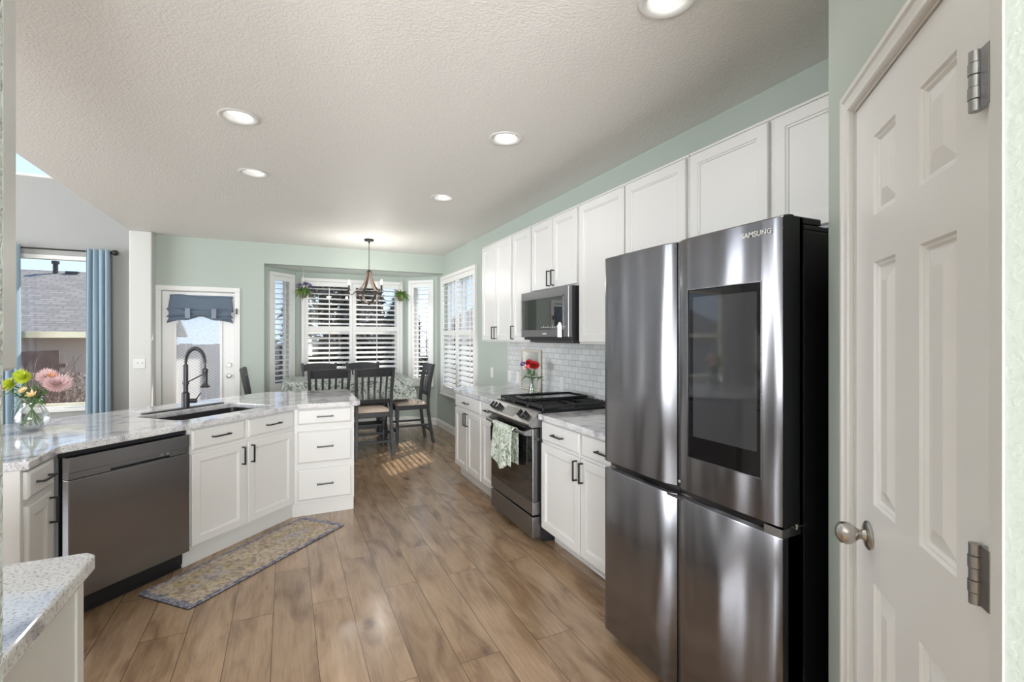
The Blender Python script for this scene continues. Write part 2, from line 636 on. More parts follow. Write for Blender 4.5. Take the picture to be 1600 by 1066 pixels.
def shingle_mat():
    m, N, L, P = new_mat('roof_shingles')
    t = N.new('ShaderNodeTexCoord')
    br = N.new('ShaderNodeTexBrick')
    br.inputs['Scale'].default_value = 1
    br.inputs['Brick Width'].default_value = 0.35
    br.inputs['Row Height'].default_value = 0.16
    br.inputs['Mortar Size'].default_value = 0.02
    br.inputs['Color1'].default_value = (0.15, 0.135, 0.13, 1)
    br.inputs['Color2'].default_value = (0.22, 0.20, 0.185, 1)
    br.inputs['Mortar'].default_value = (0.12, 0.11, 0.105, 1)
    L.new(t.outputs['Object'], br.inputs['Vector'])
    L.new(br.outputs['Color'], P.inputs['Base Color'])
    P.inputs['Roughness'].default_value = 0.95
    return m
SHING = shingle_mat()

def leafprint_mat(name, scale, c0, c1, c2):
    m, N, L, P = new_mat(name)
    t = N.new('ShaderNodeTexCoord')
    v = N.new('ShaderNodeTexNoise')
    v.inputs['Scale'].default_value = scale
    v.inputs['Detail'].default_value = 3
    v.inputs['Distortion'].default_value = 2.2
    L.new(t.outputs['Object'], v.inputs['Vector'])
    r = ramp(N, [(0.38, c0), (0.46, c1), (0.53, c2), (0.60, c1), (0.66, c2)])
    L.new(v.outputs['Fac'], r.inputs[0])
    L.new(r.outputs[0], P.inputs['Base Color'])
    P.inputs['Roughness'].default_value = 0.85
    return m
CLOTH = leafprint_mat('leaf_print_cloth', 16, (0.12, 0.15, 0.13), (0.27, 0.31, 0.27), (0.60, 0.62, 0.58))
TOWEL = leafprint_mat('leaf_print_towel', 22, (0.15, 0.20, 0.13), (0.36, 0.43, 0.33), (0.70, 0.72, 0.69))

def rug_mat():
    m, N, L, P = new_mat('faded_rug')
    t = N.new('ShaderNodeTexCoord')
    sp = N.new('ShaderNodeSeparateXYZ')
    L.new(t.outputs['Object'], sp.inputs[0])
    def math_(op, a, b=None):
        x = N.new('ShaderNodeMath')
        x.operation = op
        for i, q in enumerate((a, b)):
            if q is None:
                continue
            if isinstance(q, (int, float)):
                x.inputs[i].default_value = q
            else:
                L.new(q, x.inputs[i])
        return x.outputs[0]
    n = N.new('ShaderNodeTexNoise')
    n.inputs['Scale'].default_value = 12
    n.inputs['Detail'].default_value = 8
    L.new(t.outputs['Object'], n.inputs['Vector'])
    nf = N.new('ShaderNodeTexNoise')
    nf.inputs['Scale'].default_value = 48
    nf.inputs['Detail'].default_value = 3
    L.new(t.outputs['Object'], nf.inputs['Vector'])
    # medallions along the rug: distance to repeated ellipse centres
    px = math_('PINGPONG', math_('ADD', sp.outputs['X'], 0.0), 0.30)
    ex = math_('DIVIDE', math_('SUBTRACT', px, 0.30), 0.26)
    ey = math_('DIVIDE', sp.outputs['Y'], 0.13)
    rr = math_('SQRT', math_('ADD', math_('MULTIPLY', ex, ex), math_('MULTIPLY', ey, ey)))
    rr = math_('ADD', rr, math_('MULTIPLY', math_('SUBTRACT', n.outputs['Fac'], 0.5), 2.4))
    r = ramp(N, [(0.0, (0.40, 0.36, 0.36)), (0.28, (0.44, 0.40, 0.37)), (0.42, (0.46, 0.36, 0.20)), (0.50, (0.36, 0.31, 0.30)), (0.60, (0.52, 0.44, 0.30)), (0.74, (0.50, 0.44, 0.37)), (0.88, (0.42, 0.33, 0.27)), (1.0, (0.48, 0.42, 0.35))])
    L.new(math_('MULTIPLY', rr, 0.62), r.inputs[0])
    rf = ramp(N, [(0.40, (0.52, 0.48, 0.50)), (0.50, (0.95, 0.93, 0.88)), (0.62, (1.12, 1.08, 1.0))])
    L.new(nf.outputs['Fac'], rf.inputs[0])
    mu = N.new('ShaderNodeMix')
    mu.data_type = 'RGBA'
    mu.blend_type = 'MULTIPLY'
    mu.inputs['Factor'].default_value = 0.7
    L.new(r.outputs[0], mu.inputs['A'])
    L.new(rf.outputs[0], mu.inputs['B'])
    # blue grey border
    ax = math_('SUBTRACT', 0.61, math_('ABSOLUTE', sp.outputs['X']))
    ay = math_('SUBTRACT', 0.205, math_('ABSOLUTE', sp.outputs['Y']))
    mn = math_('MINIMUM', math_('MULTIPLY', ax, 0.55), ay)
    mask = math_('LESS_THAN', math_('ADD', mn, math_('MULTIPLY', math_('SUBTRACT', nf.outputs['Fac'], 0.5), 0.02)), 0.022)
    rb = ramp(N, [(0.40, (0.12, 0.13, 0.19)), (0.60, (0.36, 0.35, 0.38))])
    L.new(nf.outputs['Fac'], rb.inputs[0])
    mx = N.new('ShaderNodeMix')
    mx.data_type = 'RGBA'
    L.new(mask, mx.inputs['Factor'])
    L.new(mu.outputs['Result'], mx.inputs['A'])
    L.new(rb.outputs[0], mx.inputs['B'])
    L.new(mx.outputs['Result'], P.inputs['Base Color'])
    P.inputs['Roughness'].default_value = 0.95
    bp = N.new('ShaderNodeBump')
    bp.inputs['Strength'].default_value = 0.4
    bp.inputs['Distance'].default_value = 0.002
    L.new(nf.outputs['Fac'], bp.inputs['Height'])
    L.new(bp.outputs[0], P.inputs['Normal'])
    return m
RUG = rug_mat()

# ------------------------------------------------------------------ the setting
CH = 2.73
def wall(name, p0, p1, z0, z1, th, holes, m):
    """inner face runs p0 -> p1, thickness grows to the left of that direction; holes are (s0, s1, z0, z1)"""
    p0, p1 = Vector(p0), Vector(p1)
    d = p1 - p0
    Lw = d.length
    ang = math.atan2(d.y, d.x)
    mb = MB()
    cuts = sorted({0, Lw} | {max(0, min(Lw, h[i])) for h in holes for i in (0, 1)})
    for a, b_ in zip(cuts, cuts[1:]):
        if b_ - a < 1e-5:
            continue
        zs = sorted([(h[2], h[3]) for h in holes if h[0] <= a + 1e-6 and h[1] >= b_ - 1e-6])
        z = z0
        for (h0, h1) in zs:
            if h0 > z:
                mb.b(a, b_, 0, th, z, h0)
            z = max(z, h1)
        if z < z1:
            mb.b(a, b_, 0, th, z, z1)
    o = mb.build(name, m)
    o.location = (p0.x, p0.y, 0)
    o.rotation_euler = (0, 0, ang)
    return struct(o)

struct(MB().b(-6.4, 2.6, -4.4, 8.3, -0.1, 0).build('floor', FLOOR))
# kitchen ceiling ends over the peninsula, the family room beyond is taller
ceil = MB()
LIGHTS = [(-0.25, 3.19), (-0.23, 4.23), (1.28, 2.80), (1.30, 4.24), (1.31, 1.385)]
def circle(cx, cy, r, n=28):
    return [(cx + r * math.cos(2 * PI * i / n), cy + r * math.sin(2 * PI * i / n)) for i in range(n)]
ceil.prism([(-1.70, -4.2), (2.37, -4.2), (2.37, 7.43), (-1.70, 7.43)], CH, CH + 0.12, [circle(x, y, 0.078) for x, y in LIGHTS])
struct(ceil.build('ceiling', CEIL))
struct(MB().prism([(-0.40, 7.43), (2.40, 7.43), (2.40, 8.2), (-0.40, 8.2)], 2.45, 2.57).build('ceiling_bay', wall_paint('lit_sage_paint', (0.66, 0.71, 0.67), 0.1)))  # sage lightened in the colour for sun bounced onto the bay soffit
struct(MB().b(-6.4, -1.70, -4.2, 7.5, 5.0, 5.1).build('ceiling_family', CEIL))
wall('wall_upper', (-1.70, -4.2), (-1.70, 7.3), CH + 0.12, 5.0, -0.12, [], OFFW)
wall('wall_right', (2.25, 7.64), (2.25, 0.912), 0, CH, 0.12, [(7.64 - 7.25, 7.64 - 5.85, 0.62, 2.34)], SAGE)
# return wall, then the angled pantry wall, then the wall beside the camera
wall('wall_return', (2.25, 0.912), (1.51, 0.912), 0, CH, 0.10, [], SAGE)
e45 = math.sqrt(0.5)
def ang(s, off=0.0):       # along the pantry wall, from its far corner toward the camera
    return (1.51 - s * e45 - off * e45, 0.912 - s * e45 + off * e45)
wall('wall_pantry', (1.51, 0.912), (0.905, 0.307), 0, CH, 0.12, [(0.232, 0.232 + 0.590, 0, 2.045)], SAGE)
wall('wall_front', (0.905, 0.307), (0.905, -4.2), 0, CH, 0.12, [], SAGE)
wall('wall_entry', (0.905, -4.2), (-6.4, -4.2), 0, 5.0, 0.12, [(0.2, 2.6, 0.5, 2.5), (3.4, 6.2, 0.5, 2.6)], OFFW)
wall('wall_left', (-6.2, -4.2), (-6.2, 7.3), 0, 5.0, 0.12, [(5.6, 7.3, 0.6, 3.9), (8.0, 9.6, 0.6, 3.9)], GREY)
wall('wall_family', (-6.2, 7.30), (-1.70, 7.30), 0, 5.0, 0.14,
     [(0.5, 1.5, 0.62, 2.40), (0.5, 1.5, 3.29, 4.4), (3.28, 4.10, 0.62, 2.40), (2.70, 4.30, 3.29, 4.8)], GREY)
struct(MB().b(-1.70, -1.477, 7.12, 7.44, 0, CH).build('wall_pier', OFFW, bevel=0.012))
wall('wall_back', (-1.477, 7.31), (2.25, 7.31), 0, CH, 0.12, [(0.062, 0.857, 0, 2.04), (1.207, 3.9, 0, 2.45)], SAGE)
wall('wall_baylink', (-0.27, 7.43), (-0.27, 7.62), 0, 2.45, 0.12, [], SAGE)
wall('wall_bayleft', (-0.27, 7.62), (0.14, 8.03), 0, 2.45, 0.12, [(0.10, 0.47, 0.70, 2.34)], SAGE)
wall('wall_bay', (0.14, 8.03), (1.83, 8.03), 0, 2.45, 0.12, [(0.13, 1.56, 0.70, 2.30)], SAGE)
wall('wall_bayright', (1.83, 8.03), (2.25, 7.64), 0, 2.45, 0.12, [(0.12, 0.47, 0.70, 2.34)], SAGE)
# stub wall at the left edge of the view and the partition that carries the near cabinets
struct(MB().b(-0.445, -0.332, 0.62, 0.85, 0, CH).build('wall_stub', wall_paint('stub_paint', (0.50, 0.53, 0.50), 0.8), bevel=0.008))
struct(MB().b(-1.19, -1.062, 0.2, 1.50, 0, CH).build('wall_partition', OFFW))

# baseboards
def baseboard(name, pts):
    mb = MB()
    for a, b_ in zip(pts, pts[1:]):
        a, b_ = Vector(a), Vector(b_)
        d = (b_ - a).normalized()
        n = Vector((d.y, -d.x))
        prof = [(0, 0), (0.015, 0), (0.015, 0.085), (0.010, 0.10), (0.010, 0.105), (0.004, 0.115), (0, 0.115)]
        rs = []
        for p in (a - d * 0.006, b_ + d * 0.006):
            rs.append([(p.x + n.x * q[0], p.y + n.y * q[0], q[1]) for q in prof])
        mb.rings(rs)
    return struct(mb.build(name, TRIM))
baseboard('baseboard_bay', [(-0.27, 7.43), (-0.27, 7.62), (0.14, 8.03), (1.83, 8.03), (2.25, 7.64), (2.25, 4.84)])
baseboard('baseboard_back', [(-0.54, 7.31), (-0.27, 7.31)])
baseboard('baseboard_family', [(-6.2, 7.3), (-1.70, 7.3)])

# ---- windows (frame, sash rail, glass)
def window(name, p0, p1, z0, z1, mid=None, mull=(), m=None, off=0.05):
    m = m or (VINYL if name in ('window_5', 'window_6') else TRIM)
    p0, p1 = Vector(p0), Vector(p1)
    d = p1 - p0
    Lw = d.length
    root = sroot(name, (p0.x, p0.y, 0), math.atan2(d.y, d.x))
    mb = MB()
    f = 0.045
    mb.b(0, Lw, off, off + 0.06, z0, z0 + f).b(0, Lw, off, off + 0.06, z1 - f, z1)
    mb.b(0, f, off, off + 0.06, z0 + f, z1 - f).b(Lw - f, Lw, off, off + 0.06, z0 + f, z1 - f)
    for x in mull:
        mb.b(x - 0.04, x + 0.04, off, off + 0.06, z0 + f, z1 - f)
    mb.build('window_frame', m, root, bevel=0.004)
    if mid:
        MB().b(f, Lw - f, off - 0.01, off + 0.05, mid - 0.037, mid + 0.037).build('sash_rail', m, root, bevel=0.004)
    MB().b(f, Lw - f, off + 0.028, off + 0.034, z0 + f, z1 - f).build('glass', GLASS, root)
    return root
window('window_1', (0.27, 8.03), (1.70, 8.03), 0.70, 2.30, 1.56, (0.72,))
window('window_2', (-0.27 + 0.10 * e45, 7.62 + 0.10 * e45), (-0.27 + 0.47 * e45, 7.62 + 0.47 * e45), 0.70, 2.34)
ux, uy = (2.25 - 1.83) / 0.573, (7.64 - 8.03) / 0.573
window('window_3', (1.83 + 0.12 * ux, 8.03 + 0.12 * uy), (1.83 + 0.47 * ux, 8.03 + 0.47 * uy), 0.70, 2.34)
window('window_4', (2.25, 7.25), (2.25, 5.85), 0.62, 2.34, 1.50, (0.70,))
w5 = window('window_5', (-2.92, 7.30), (-2.10, 7.30), 0.62, 2.40, 1.475, off=0.05)
MB().b(-0.03, 0.85, -0.035, 0.05, 0.575, 0.62).b(-0.01, 0.83, 0.0, 0.05, 0.62, 0.635).build('sill', TRIM, w5, bevel=0.006)
MB().b(0, 0.82, 0.0, 0.05, 2.355, 2.40).b(0, 0.012, 0, 0.05, 0.63, 2.36).b(0.808, 0.82, 0, 0.05, 0.63, 2.36).build('jamb', TRIM, w5)
window('window_6', (-5.7, 7.30), (-4.7, 7.30), 0.62, 2.40, 1.475)
window('window_7', (-5.7, 7.30), (-4.7, 7.30), 3.29, 4.4)
window('window_8', (-3.50, 7.30), (-1.90, 7.30), 3.29, 4.8)
window('window_9', (-6.2, 1.4), (-6.2, 3.1), 0.6, 3.9, 2.6)
window('window_10', (-6.2, 3.8), (-6.2, 5.4), 0.6, 3.9, 2.6)
window('window_11', (0.7, -4.2), (-1.7, -4.2), 0.5, 2.5, 1.6)
window('window_12', (-2.5, -4.2), (-5.3, -4.2), 0.5, 2.6, 1.6)

# white rim round the bay opening (corner bead catching the light)
# ---- plantation shutters
def shutter(label, p0, p1, z0, z1, panels, rails, tilt, rod_off=0.5, fr=0.05):
    tilt = tilt if isinstance(tilt, tuple) else (tilt,)
    p0, p1 = Vector(p0), Vector(p1)
    d = p1 - p0
    Lw = d.length
    root = thing('plantation_shutter', label, 'shutter', (p0.x, p0.y, 0), math.atan2(d.y, d.x), 'white plantation shutters')
    mb = MB()
    y0, y1 = -0.022, 0.022
    mb.b(0, Lw, y0, y1, z0, z0 + fr).b(0, Lw, y0, y1, z1 - fr, z1)
    mb.b(0, fr, y0, y1, z0 + fr, z1 - fr).b(Lw - fr, Lw, y0, y1, z0 + fr, z1 - fr)
    mb.b(-0.01, Lw + 0.01, y0 - 0.012, y0, z0 - 0.02, z0 + 0.004)
    mb.build('frame', SHUT, root, bevel=0.003)
    for (a, b_) in panels:
        s = MB()
        A, B = a, b_
        st = 0.045
        pz0, pz1 = z0 + fr + 0.002, z1 - fr - 0.002
        s.b(A, A + st, -0.014, 0.014, pz0, pz1).b(B - st, B, -0.014, 0.014, pz0, pz1)
        s.b(A + st, B - st, -0.014, 0.014, pz0, pz0 + 0.07).b(A + st, B - st, -0.014, 0.014, pz1 - 0.07, pz1)
        for r_ in rails:
            s.b(A + st, B - st, -0.014, 0.014, r_ - 0.035, r_ + 0.035)
        pan = s.build('shutter_panel', SHUT, root, bevel=0.002)
        lv = MB()
        zz = [pz0 + 0.07] + [q for r_ in rails for q in (r_ - 0.035, r_ + 0.035)] + [pz1 - 0.07]
        for i in range(0, len(zz), 2):
            n = max(1, int(round((zz[i + 1] - zz[i]) / 0.0745)))
            pit = (zz[i + 1] - zz[i]) / n
            for k in range(n):
                zc = zz[i] + (k + 0.5) * pit
                lv.M = Matrix.Translation((0, 0.0, zc)) @ Matrix.Rotation(tilt[min(i // 2, len(tilt) - 1)], 4, 'X')
                prof = [(-0.037, 0), (-0.02, 0.0045), (0.02, 0.0045), (0.037, 0), (0.02, -0.0045), (-0.02, -0.0045)]
                lv.rings([[(x, q[0], q[1]) for q in prof] for x in (A + st + 0.001, B - st - 0.001)])
        lv.M = Matrix()
        lv.build('louvers', SHUT, pan)
        xr = A + (B - A) * rod_off
        MB().b(xr - 0.006, xr + 0.006, -0.052, -0.042, pz0 + 0.10, pz1 - 0.09).build('tilt_rod', SHUT, pan, bevel=0.002)
    return root
TL = R(13)
shutter('wide double white plantation shutter in the middle of the bay behind the dining table', (0.21, 8.005), (1.76, 8.005), 0.65, 2.36,
        [(0.052, 0.748), (0.752, 1.498)], [1.58], (R(27), R(23)))
aL = (-0.27 + 0.05 * e45 + 0.018 * e45, 7.62 + 0.05 * e45 - 0.018 * e45)
bL = (-0.27 + 0.52 * e45 + 0.018 * e45, 7.62 + 0.52 * e45 - 0.018 * e45)
shutter('narrow white plantation shutter on the left angled bay wall, by the violet plant', aL, bL, 0.65, 2.39,
        [(0.052, 0.418)], [], TL, 0.55)
nx_, ny_ = uy, -ux
aR = (1.83 + 0.06 * ux + 0.018 * nx_, 8.03 + 0.06 * uy + 0.018 * ny_)
bR = (1.83 + 0.52 * ux + 0.018 * nx_, 8.03 + 0.52 * uy + 0.018 * ny_)
shutter('narrow white plantation shutter on the right angled wall of the bay, behind the end chair', aR, bR, 0.65, 2.39,
        [(0.052, 0.408)], [], TL, 0.42)
shutter('double white plantation shutter on the right-hand sage wall beside the tall wall cabinets', (2.228, 7.31), (2.228, 5.79), 0.57, 2.39,
        [(0.052, 0.757), (0.763, 1.468)], [1.51], (R(35), R(5)), 0.93)

# ---- patio door
d1 = sroot('door_1', (-1.42, 7.31, 0))
DW_ = 0.805
mb = MB()
mb.b(0.004, 0.130, 0.03, 0.075, 0.01, 2.03).b(DW_ - 0.144, DW_ - 0.004, 0.03, 0.075, 0.01, 2.03)
mb.b(0.130, DW_ - 0.144, 0.03, 0.075, 0.01, 0.30).b(0.130, DW_ - 0.144, 0.03, 0.075, 1.86, 2.03)
mb.build('door_slab', DOORM, d1, bevel=0.004)
mb = MB()
gx0, gx1 = 0.130, DW_ - 0.144
mb.b(gx0, gx0 + 0.028, 0.018, 0.03, 0.30, 1.86).b(gx1 - 0.028, gx1, 0.018, 0.03, 0.30, 1.86).b(gx0, gx1, 0.018, 0.03, 0.28, 0.32).b(gx0, gx1, 0.018, 0.03, 1.84, 1.88)
mb.build('glass_frame', DOORM, d1, bevel=0.004)
MB().b(gx0, gx1, 0.05, 0.056, 0.30, 1.86).build('glass', FILM, d1)
mb = MB()
for (a, b_) in ((-0.056, 0.002), (DW_ - 0.002, DW_ + 0.060)):
    mb.b(a, b_, -0.016, 0.0, 0, 2.0425)
mb.b(-0.056, DW_ + 0.060, -0.0161, 0.0, 2.0425, 2.10)
mb.b(-0.002, 0.004, 0, 0.1, 0, 2.04).b(DW_ - 0.004, DW_ + 0.002, 0, 0.1, 0, 2.04).b(0, DW_, 0, 0.1, 2.034, 2.044)
mb.build('casing', TRIM, d1, bevel=0.004)
kb = MB().lathe([(0.030, 0), (0.030, 0.006), (0.012, 0.010), (0.010, 0.03), (0.024, 0.038), (0.028, 0.052), (0.022, 0.064), (0, 0.067)], 20, (DW_ - 0.072, 0.03, 0.93), (0, -1, 0))
kb.build('door_knob', NICKEL, d1, smooth=True)
kb = MB().lathe([(0.030, 0), (0.030, 0.010), (0.024, 0.018), (0, 0.019)], 20, (DW_ - 0.072, 0.03, 1.075), (0, -1, 0))
kb.b(DW_ - 0.072 - 0.004, DW_ - 0.068, 0.0, 0.012, 1.058, 1.092)
kb.build('deadbolt', NICKEL, d1, smooth=True)
for z in (1.82, 1.09, 0.22):
    MB().tube([(0.0, -0.004, z - 0.045), (0.0, -0.004, z + 0.045)], 0.007, 10).build('hinge', NICKEL, d1)
# window valance tied up on the patio door
def cloth_panel(mb, x0, x1, z0, z1, y, folds, amp, nx=60, nz=14, gather=0, flare=0):
    def f(u, v):
        x = x0 + (x1 - x0) * u
        z = z1 + (z0 - z1) * v
        a = amp * (0.35 + 0.65 * v)
        xc = (x0 + x1) / 2
        x = xc + (x - xc) * (1 + flare * v - gather * math.sin(PI * v))
        return (x, y + a * math.sin(u * folds * 2 * PI) + a * 0.3 * math.sin(u * folds * 5.1 + 1), z)
    return mb.grid(f, nx, nz)
dv = thing('door_valance', 'slate blue tie-up cloth valance hanging on the glass of the patio door', 'valance', (-1.42, 7.31, 0))
mb = MB()
def val_top(u, v):
    x = 0.095 + 0.675 * u
    z = 1.985 - 0.03 * u + 0.012 * math.sin(u * 9) + (1.80 - 1.985) * v
    return (x - 0.02 * v * (1 - 2 * u), -0.006 - 0.02 * v - 0.006 * math.sin(u * 11 + v * 2) * v, z)
mb.grid(val_top, 40, 8)
mb.build('valance_body', SLATE, dv, solid=0.006, smooth=60)
mb = MB()
def val_roll(u, v):
    x = 0.075 + 0.70 * u
    edge = abs(2 * u - 1)
    sw = 0.05 * max(0, edge - 0.55) / 0.45
    z = 1.81 + (-0.125 - sw * 1.0 + 0.03 * math.cos(u * 4 * PI) * (1 - edge)) * v
    y = -0.02 - 0.035 * math.sin(v * PI) - 0.012 * math.sin(v * 16 + u * 3 + 6 * edge) * (0.4 + edge)
    return (x + 0.012 * (2 * u - 1) * math.sin(v * 14), y, z + 0.02 * edge * math.sin(v * 10))
mb.grid(val_roll, 60, 26)
mb.build('gathered_folds', SLATE, dv, solid=0.006, smooth=60)
for xs in (0.29, 0.575):
    MB().b(xs - 0.028, xs + 0.028, -0.078, -0.072, 1.690, 1.81).b(xs - 0.028, xs + 0.028, -0.078, -0.02, 1.806, 1.812).b(xs - 0.028, xs + 0.028, -0.078, -0.01, 1.688, 1.693).build('strap', STRAP, dv, bevel=0.002)
MB().b(0.09, 0.78, -0.004, 0.016, 1.955, 1.985).build('hem_rod', SLATE, dv)
sen = MB().b(0, 0.022, 0, 0.016, 0, 0.075)
tag(sen.build('door_sensor', BLKPL, bevel=0.003), 'small dark contact sensor on the right casing of the patio door', 'sensor').location = (-0.604, 7.277, 1.75)

# ---- pantry door (six panels) on the angled wall
d2 = sroot('door_2', (*ang(0.232), 0), R(225))
# local: +x toward the camera, -y is... inner face of the wall
def pz(mb):
    return mb
DWp = 0.590
side = -1   # visible side is local -Y after the flip below
slab = MB()
T0, T1 = -0.006, -0.036
def panel(mb, x0, x1, z0, z1, yf, s):
    # sunk moulding then a raised field; yf face plane, s the outward sign along y
    def ring(i, dy):
        y = yf + s * dy
        return [(x0 + i, y, z0 + i), (x1 - i, y, z0 + i), (x1 - i, y, z1 - i), (x0 + i, y, z1 - i)]
    mb.rings([ring(0, 0), ring(0.004, 0.0), ring(0.009, -0.005), ring(0.013, -0.005), ring(0.018, -0.010), ring(0.020, -0.010), ring(0.052, -0.001)], False, True)
PX = [(0.119, 0.251), (0.352, 0.493)]
PZ = [(0.23, 0.871), (1.047, 1.631), (1.735, 1.930)]
yf = 0.004
def solid_between(mb, xs, zs, y0, y1):
    mb.b(xs[0], xs[1], y0, y1, zs[0], zs[1])
xsb = [0.004, PX[0][0], PX[0][1], PX[1][0], PX[1][1], 0.586]
zsb = [0.010, PZ[0][0], PZ[0][1], PZ[1][0], PZ[1][1], PZ[2][0], PZ[2][1], 2.036]
# front skin as one sheet with the six openings, so no seams show
vid = {}
vs, fs = [], []
def gv(i, j):
    if (i, j) not in vid:
        vid[(i, j)] = len(vs)
        vs.append((xsb[i], yf, zsb[j]))
    return vid[(i, j)]
for i in range(5):
    for j in range(7):
        if i in (1, 3) and j in (1, 3, 5):
            continue
        fs.append((gv(i, j), gv(i + 1, j), gv(i + 1, j + 1), gv(i, j + 1)))
slab.add(vs, fs)
for (a, b_) in PX:
    for (c, d) in PZ:
        panel(slab, a, b_, c, d, yf, -1)
slab.b(0.004, 0.586, yf + 0.014, yf + 0.036, 0.010, 2.036)
slab.b(0.004, 0.0045, yf, yf + 0.03, 0.010, 2.036).b(0.5855, 0.586, yf, yf + 0.03, 0.01, 2.036).b(0.004, 0.586, yf, yf + 0.03, 2.0355, 2.036)
slab.build('door_slab', DOORM, d2)
mb = MB()
prof = [(0.000, 0.0), (0.000, 0.012), (0.007, 0.018), (0.019, 0.018), (0.024, 0.013), (0.041, 0.011), (0.046, 0.014), (0.054, 0.014), (0.058, 0.010), (0.058, 0.0)]
# left leg, mitred head
def casing_path(pts_fn, pr):
    rs = []
    for fn in pts_fn:
        rs.append([fn(o, h) for (o, h) in pr])
    return rs
W0 = 0.059
prv = prof
mb.rings(casing_path([lambda o, h: (-0.002 - W0 + o, -h, 0.0), lambda o, h: (-0.002 - W0 + o, -h, 2.043 + W0 - o), lambda o, h: (0.592 + 0.024, -h, 2.043 + W0 - o)], prv))
mb.b(0.5915, 0.623, -0.003, 0.0, 0, 2.043)
mb.b(-0.002, 0.002, 0, 0.1, 0, 2.042).b(0.588, 0.592, 0, 0.1, 0, 2.042).b(0, 0.59, 0, 0.1, 2.039, 2.044)
mb.build('casing', TRIM, d2)
kb = MB().lathe([(0.033, 0), (0.034, 0.004), (0.030, 0.007), (0.014, 0.009), (0.011, 0.016), (0.013, 0.024), (0.020, 0.031), (0.0255, 0.040), (0.027, 0.050), (0.024, 0.060), (0.014, 0.068), (0, 0.071)], 28, (0.095, yf, 0.967), (0, -1, 0))
kb.build('door_knob', NICKEL, d2, smooth=30)
for z in (1.835, 1.093, 0.30):
    mb = MB()
    n = 5
    for k in range(n):
        a = z - 0.046 + k * 0.092 / n
        mb.tube([(0.567, -0.0075, a + 0.0006), (0.567, -0.0075, a + 0.092 / n - 0.0006)], 0.0088 if k % 2 else 0.0078, 14)
    mb.b(0.570, 0.595, -0.0045, 0.0005, z - 0.045, z + 0.045)
    mb.build('hinge', PEWTER, d2, smooth=30)
    
# ------------------------------------------------------------------ cabinets
def front_ring(x0, x1, z0, z1, i, y):
    return [(x0 + i, y, z0 + i), (x1 - i, y, z0 + i), (x1 - i, y, z1 - i), (x0 + i, y, z1 - i)]
def door_mb(x0, x1, z0, z1, t=0.020, st=0.052):
    return MB().rings([front_ring(x0, x1, z0, z1, 0, 0), front_ring(x0, x1, z0, z1, 0, -t + 0.004), front_ring(x0, x1, z0, z1, 0.004, -t),
                       front_ring(x0, x1, z0, z1, st, -t), front_ring(x0, x1, z0, z1, st + 0.004, -t + 0.004), front_ring(x0, x1, z0, z1, st + 0.010, -t + 0.0055), front_ring(x0, x1, z0, z1, st + 0.013, -t + 0.010)])
def drawer_mb(x0, x1, z0, z1, t=0.020):
    return MB().rings([front_ring(x0, x1, z0, z1, 0, 0), front_ring(x0, x1, z0, z1, 0, -t + 0.008), front_ring(x0, x1, z0, z1, 0.003, -t + 0.005), front_ring(x0, x1, z0, z1, 0.012, -t)])
def pull(parent, x, z, vert, L=0.125, t=0.020):
    mb = MB()
    a = 0.0045
    if vert:
        mb.b(x - a, x + a, -t - 0.033, -t - 0.024, z - L / 2, z + L / 2)
        for zz in (z - L / 2 + a, z + L / 2 - a):
            mb.b(x - a, x + a, -t - 0.026, -t, zz - a, zz + a)
    else:
        mb.b(x - L / 2, x + L / 2, -t - 0.033, -t - 0.024, z - a, z + a)
        for xx in (x - L / 2 + a, x + L / 2 - a):
            mb.b(xx - a, xx + a, -t - 0.026, -t, z - a, z + a)
    return mb.build('handle', BLACK, parent, bevel=0.001)
def cab_front(root, it):
    k = it[0]
    if k == 'door':
        _, x0, x1, z0, z1, hs, hz = it
        d = door_mb(x0, x1, z0, z1).build('door', CAB, root)
        if hs:
            pull(d, x0 + 0.027 if hs == 'L' else x1 - 0.027, hz, True)
    else:
        _, x0, x1, z0, z1 = it
        d = drawer_mb(x0, x1, z0, z1).build('drawer', CAB, root)
        pull(d, (x0 + x1) / 2, (z0 + z1) / 2, False, 0.125)
def base_cabinet(label, loc, rz, Wc, D, items, toe=0.055, toeh=0.112, x0=0.0, top=0.876, grp='white base cabinets with black bar pulls', tx=(0, 0), open_top=False):
    root = thing('base_cabinet', label, 'cabinet', (loc[0], loc[1], 0), rz, grp)
    if open_top:
        cb = MB().b(x0, Wc, 0, 0.018, toeh, top).b(x0, x0 + 0.018, 0.018, D, toeh, top).b(Wc - 0.018, Wc, 0.018, D, toeh, top).b(x0 + 0.018, Wc - 0.018, D - 0.018, D, toeh, top).b(x0 + 0.018, Wc - 0.018, 0.018, D - 0.018, toeh, toeh + 0.018)
        cb.build('carcass', CAB, root)
    else:
        MB().b(x0, Wc, 0, D, toeh, top).build('carcass', CAB, root, bevel=0.0015)
    MB().b(x0 + tx[0], Wc - tx[1], toe, toe + 0.02, 0.0, toeh).build('toe_kick', CAB, root)
    for it in items:
        cab_front(root, it)
    return root
RZ = -PI / 2
RC = 1.622    # face-frame plane of the right-hand base cabinets (doors stand 2 cm proud)
FARY = 4.80
def yl(Y):
    return FARY - Y
c1 = base_cabinet('white base cabinet at the far end of the right counter, one drawer over two doors', (RC, FARY), RZ, 0.755, 0.62,
    [('drawer', 0.02, 0.735, 0.735, 0.862), ('door', 0.02, 0.372, 0.128, 0.715, 'R', 0.635), ('door', 0.383, 0.735, 0.128, 0.715, 'L', 0.635)])
c2 = base_cabinet('slim white base cabinet with one drawer and one door, left beside the range', (RC, FARY - 0.757), RZ, 0.345, 0.62,
    [('drawer', 0.015, 0.33, 0.735, 0.862), ('door', 0.015, 0.33, 0.128, 0.715, 'R', 0.635)])
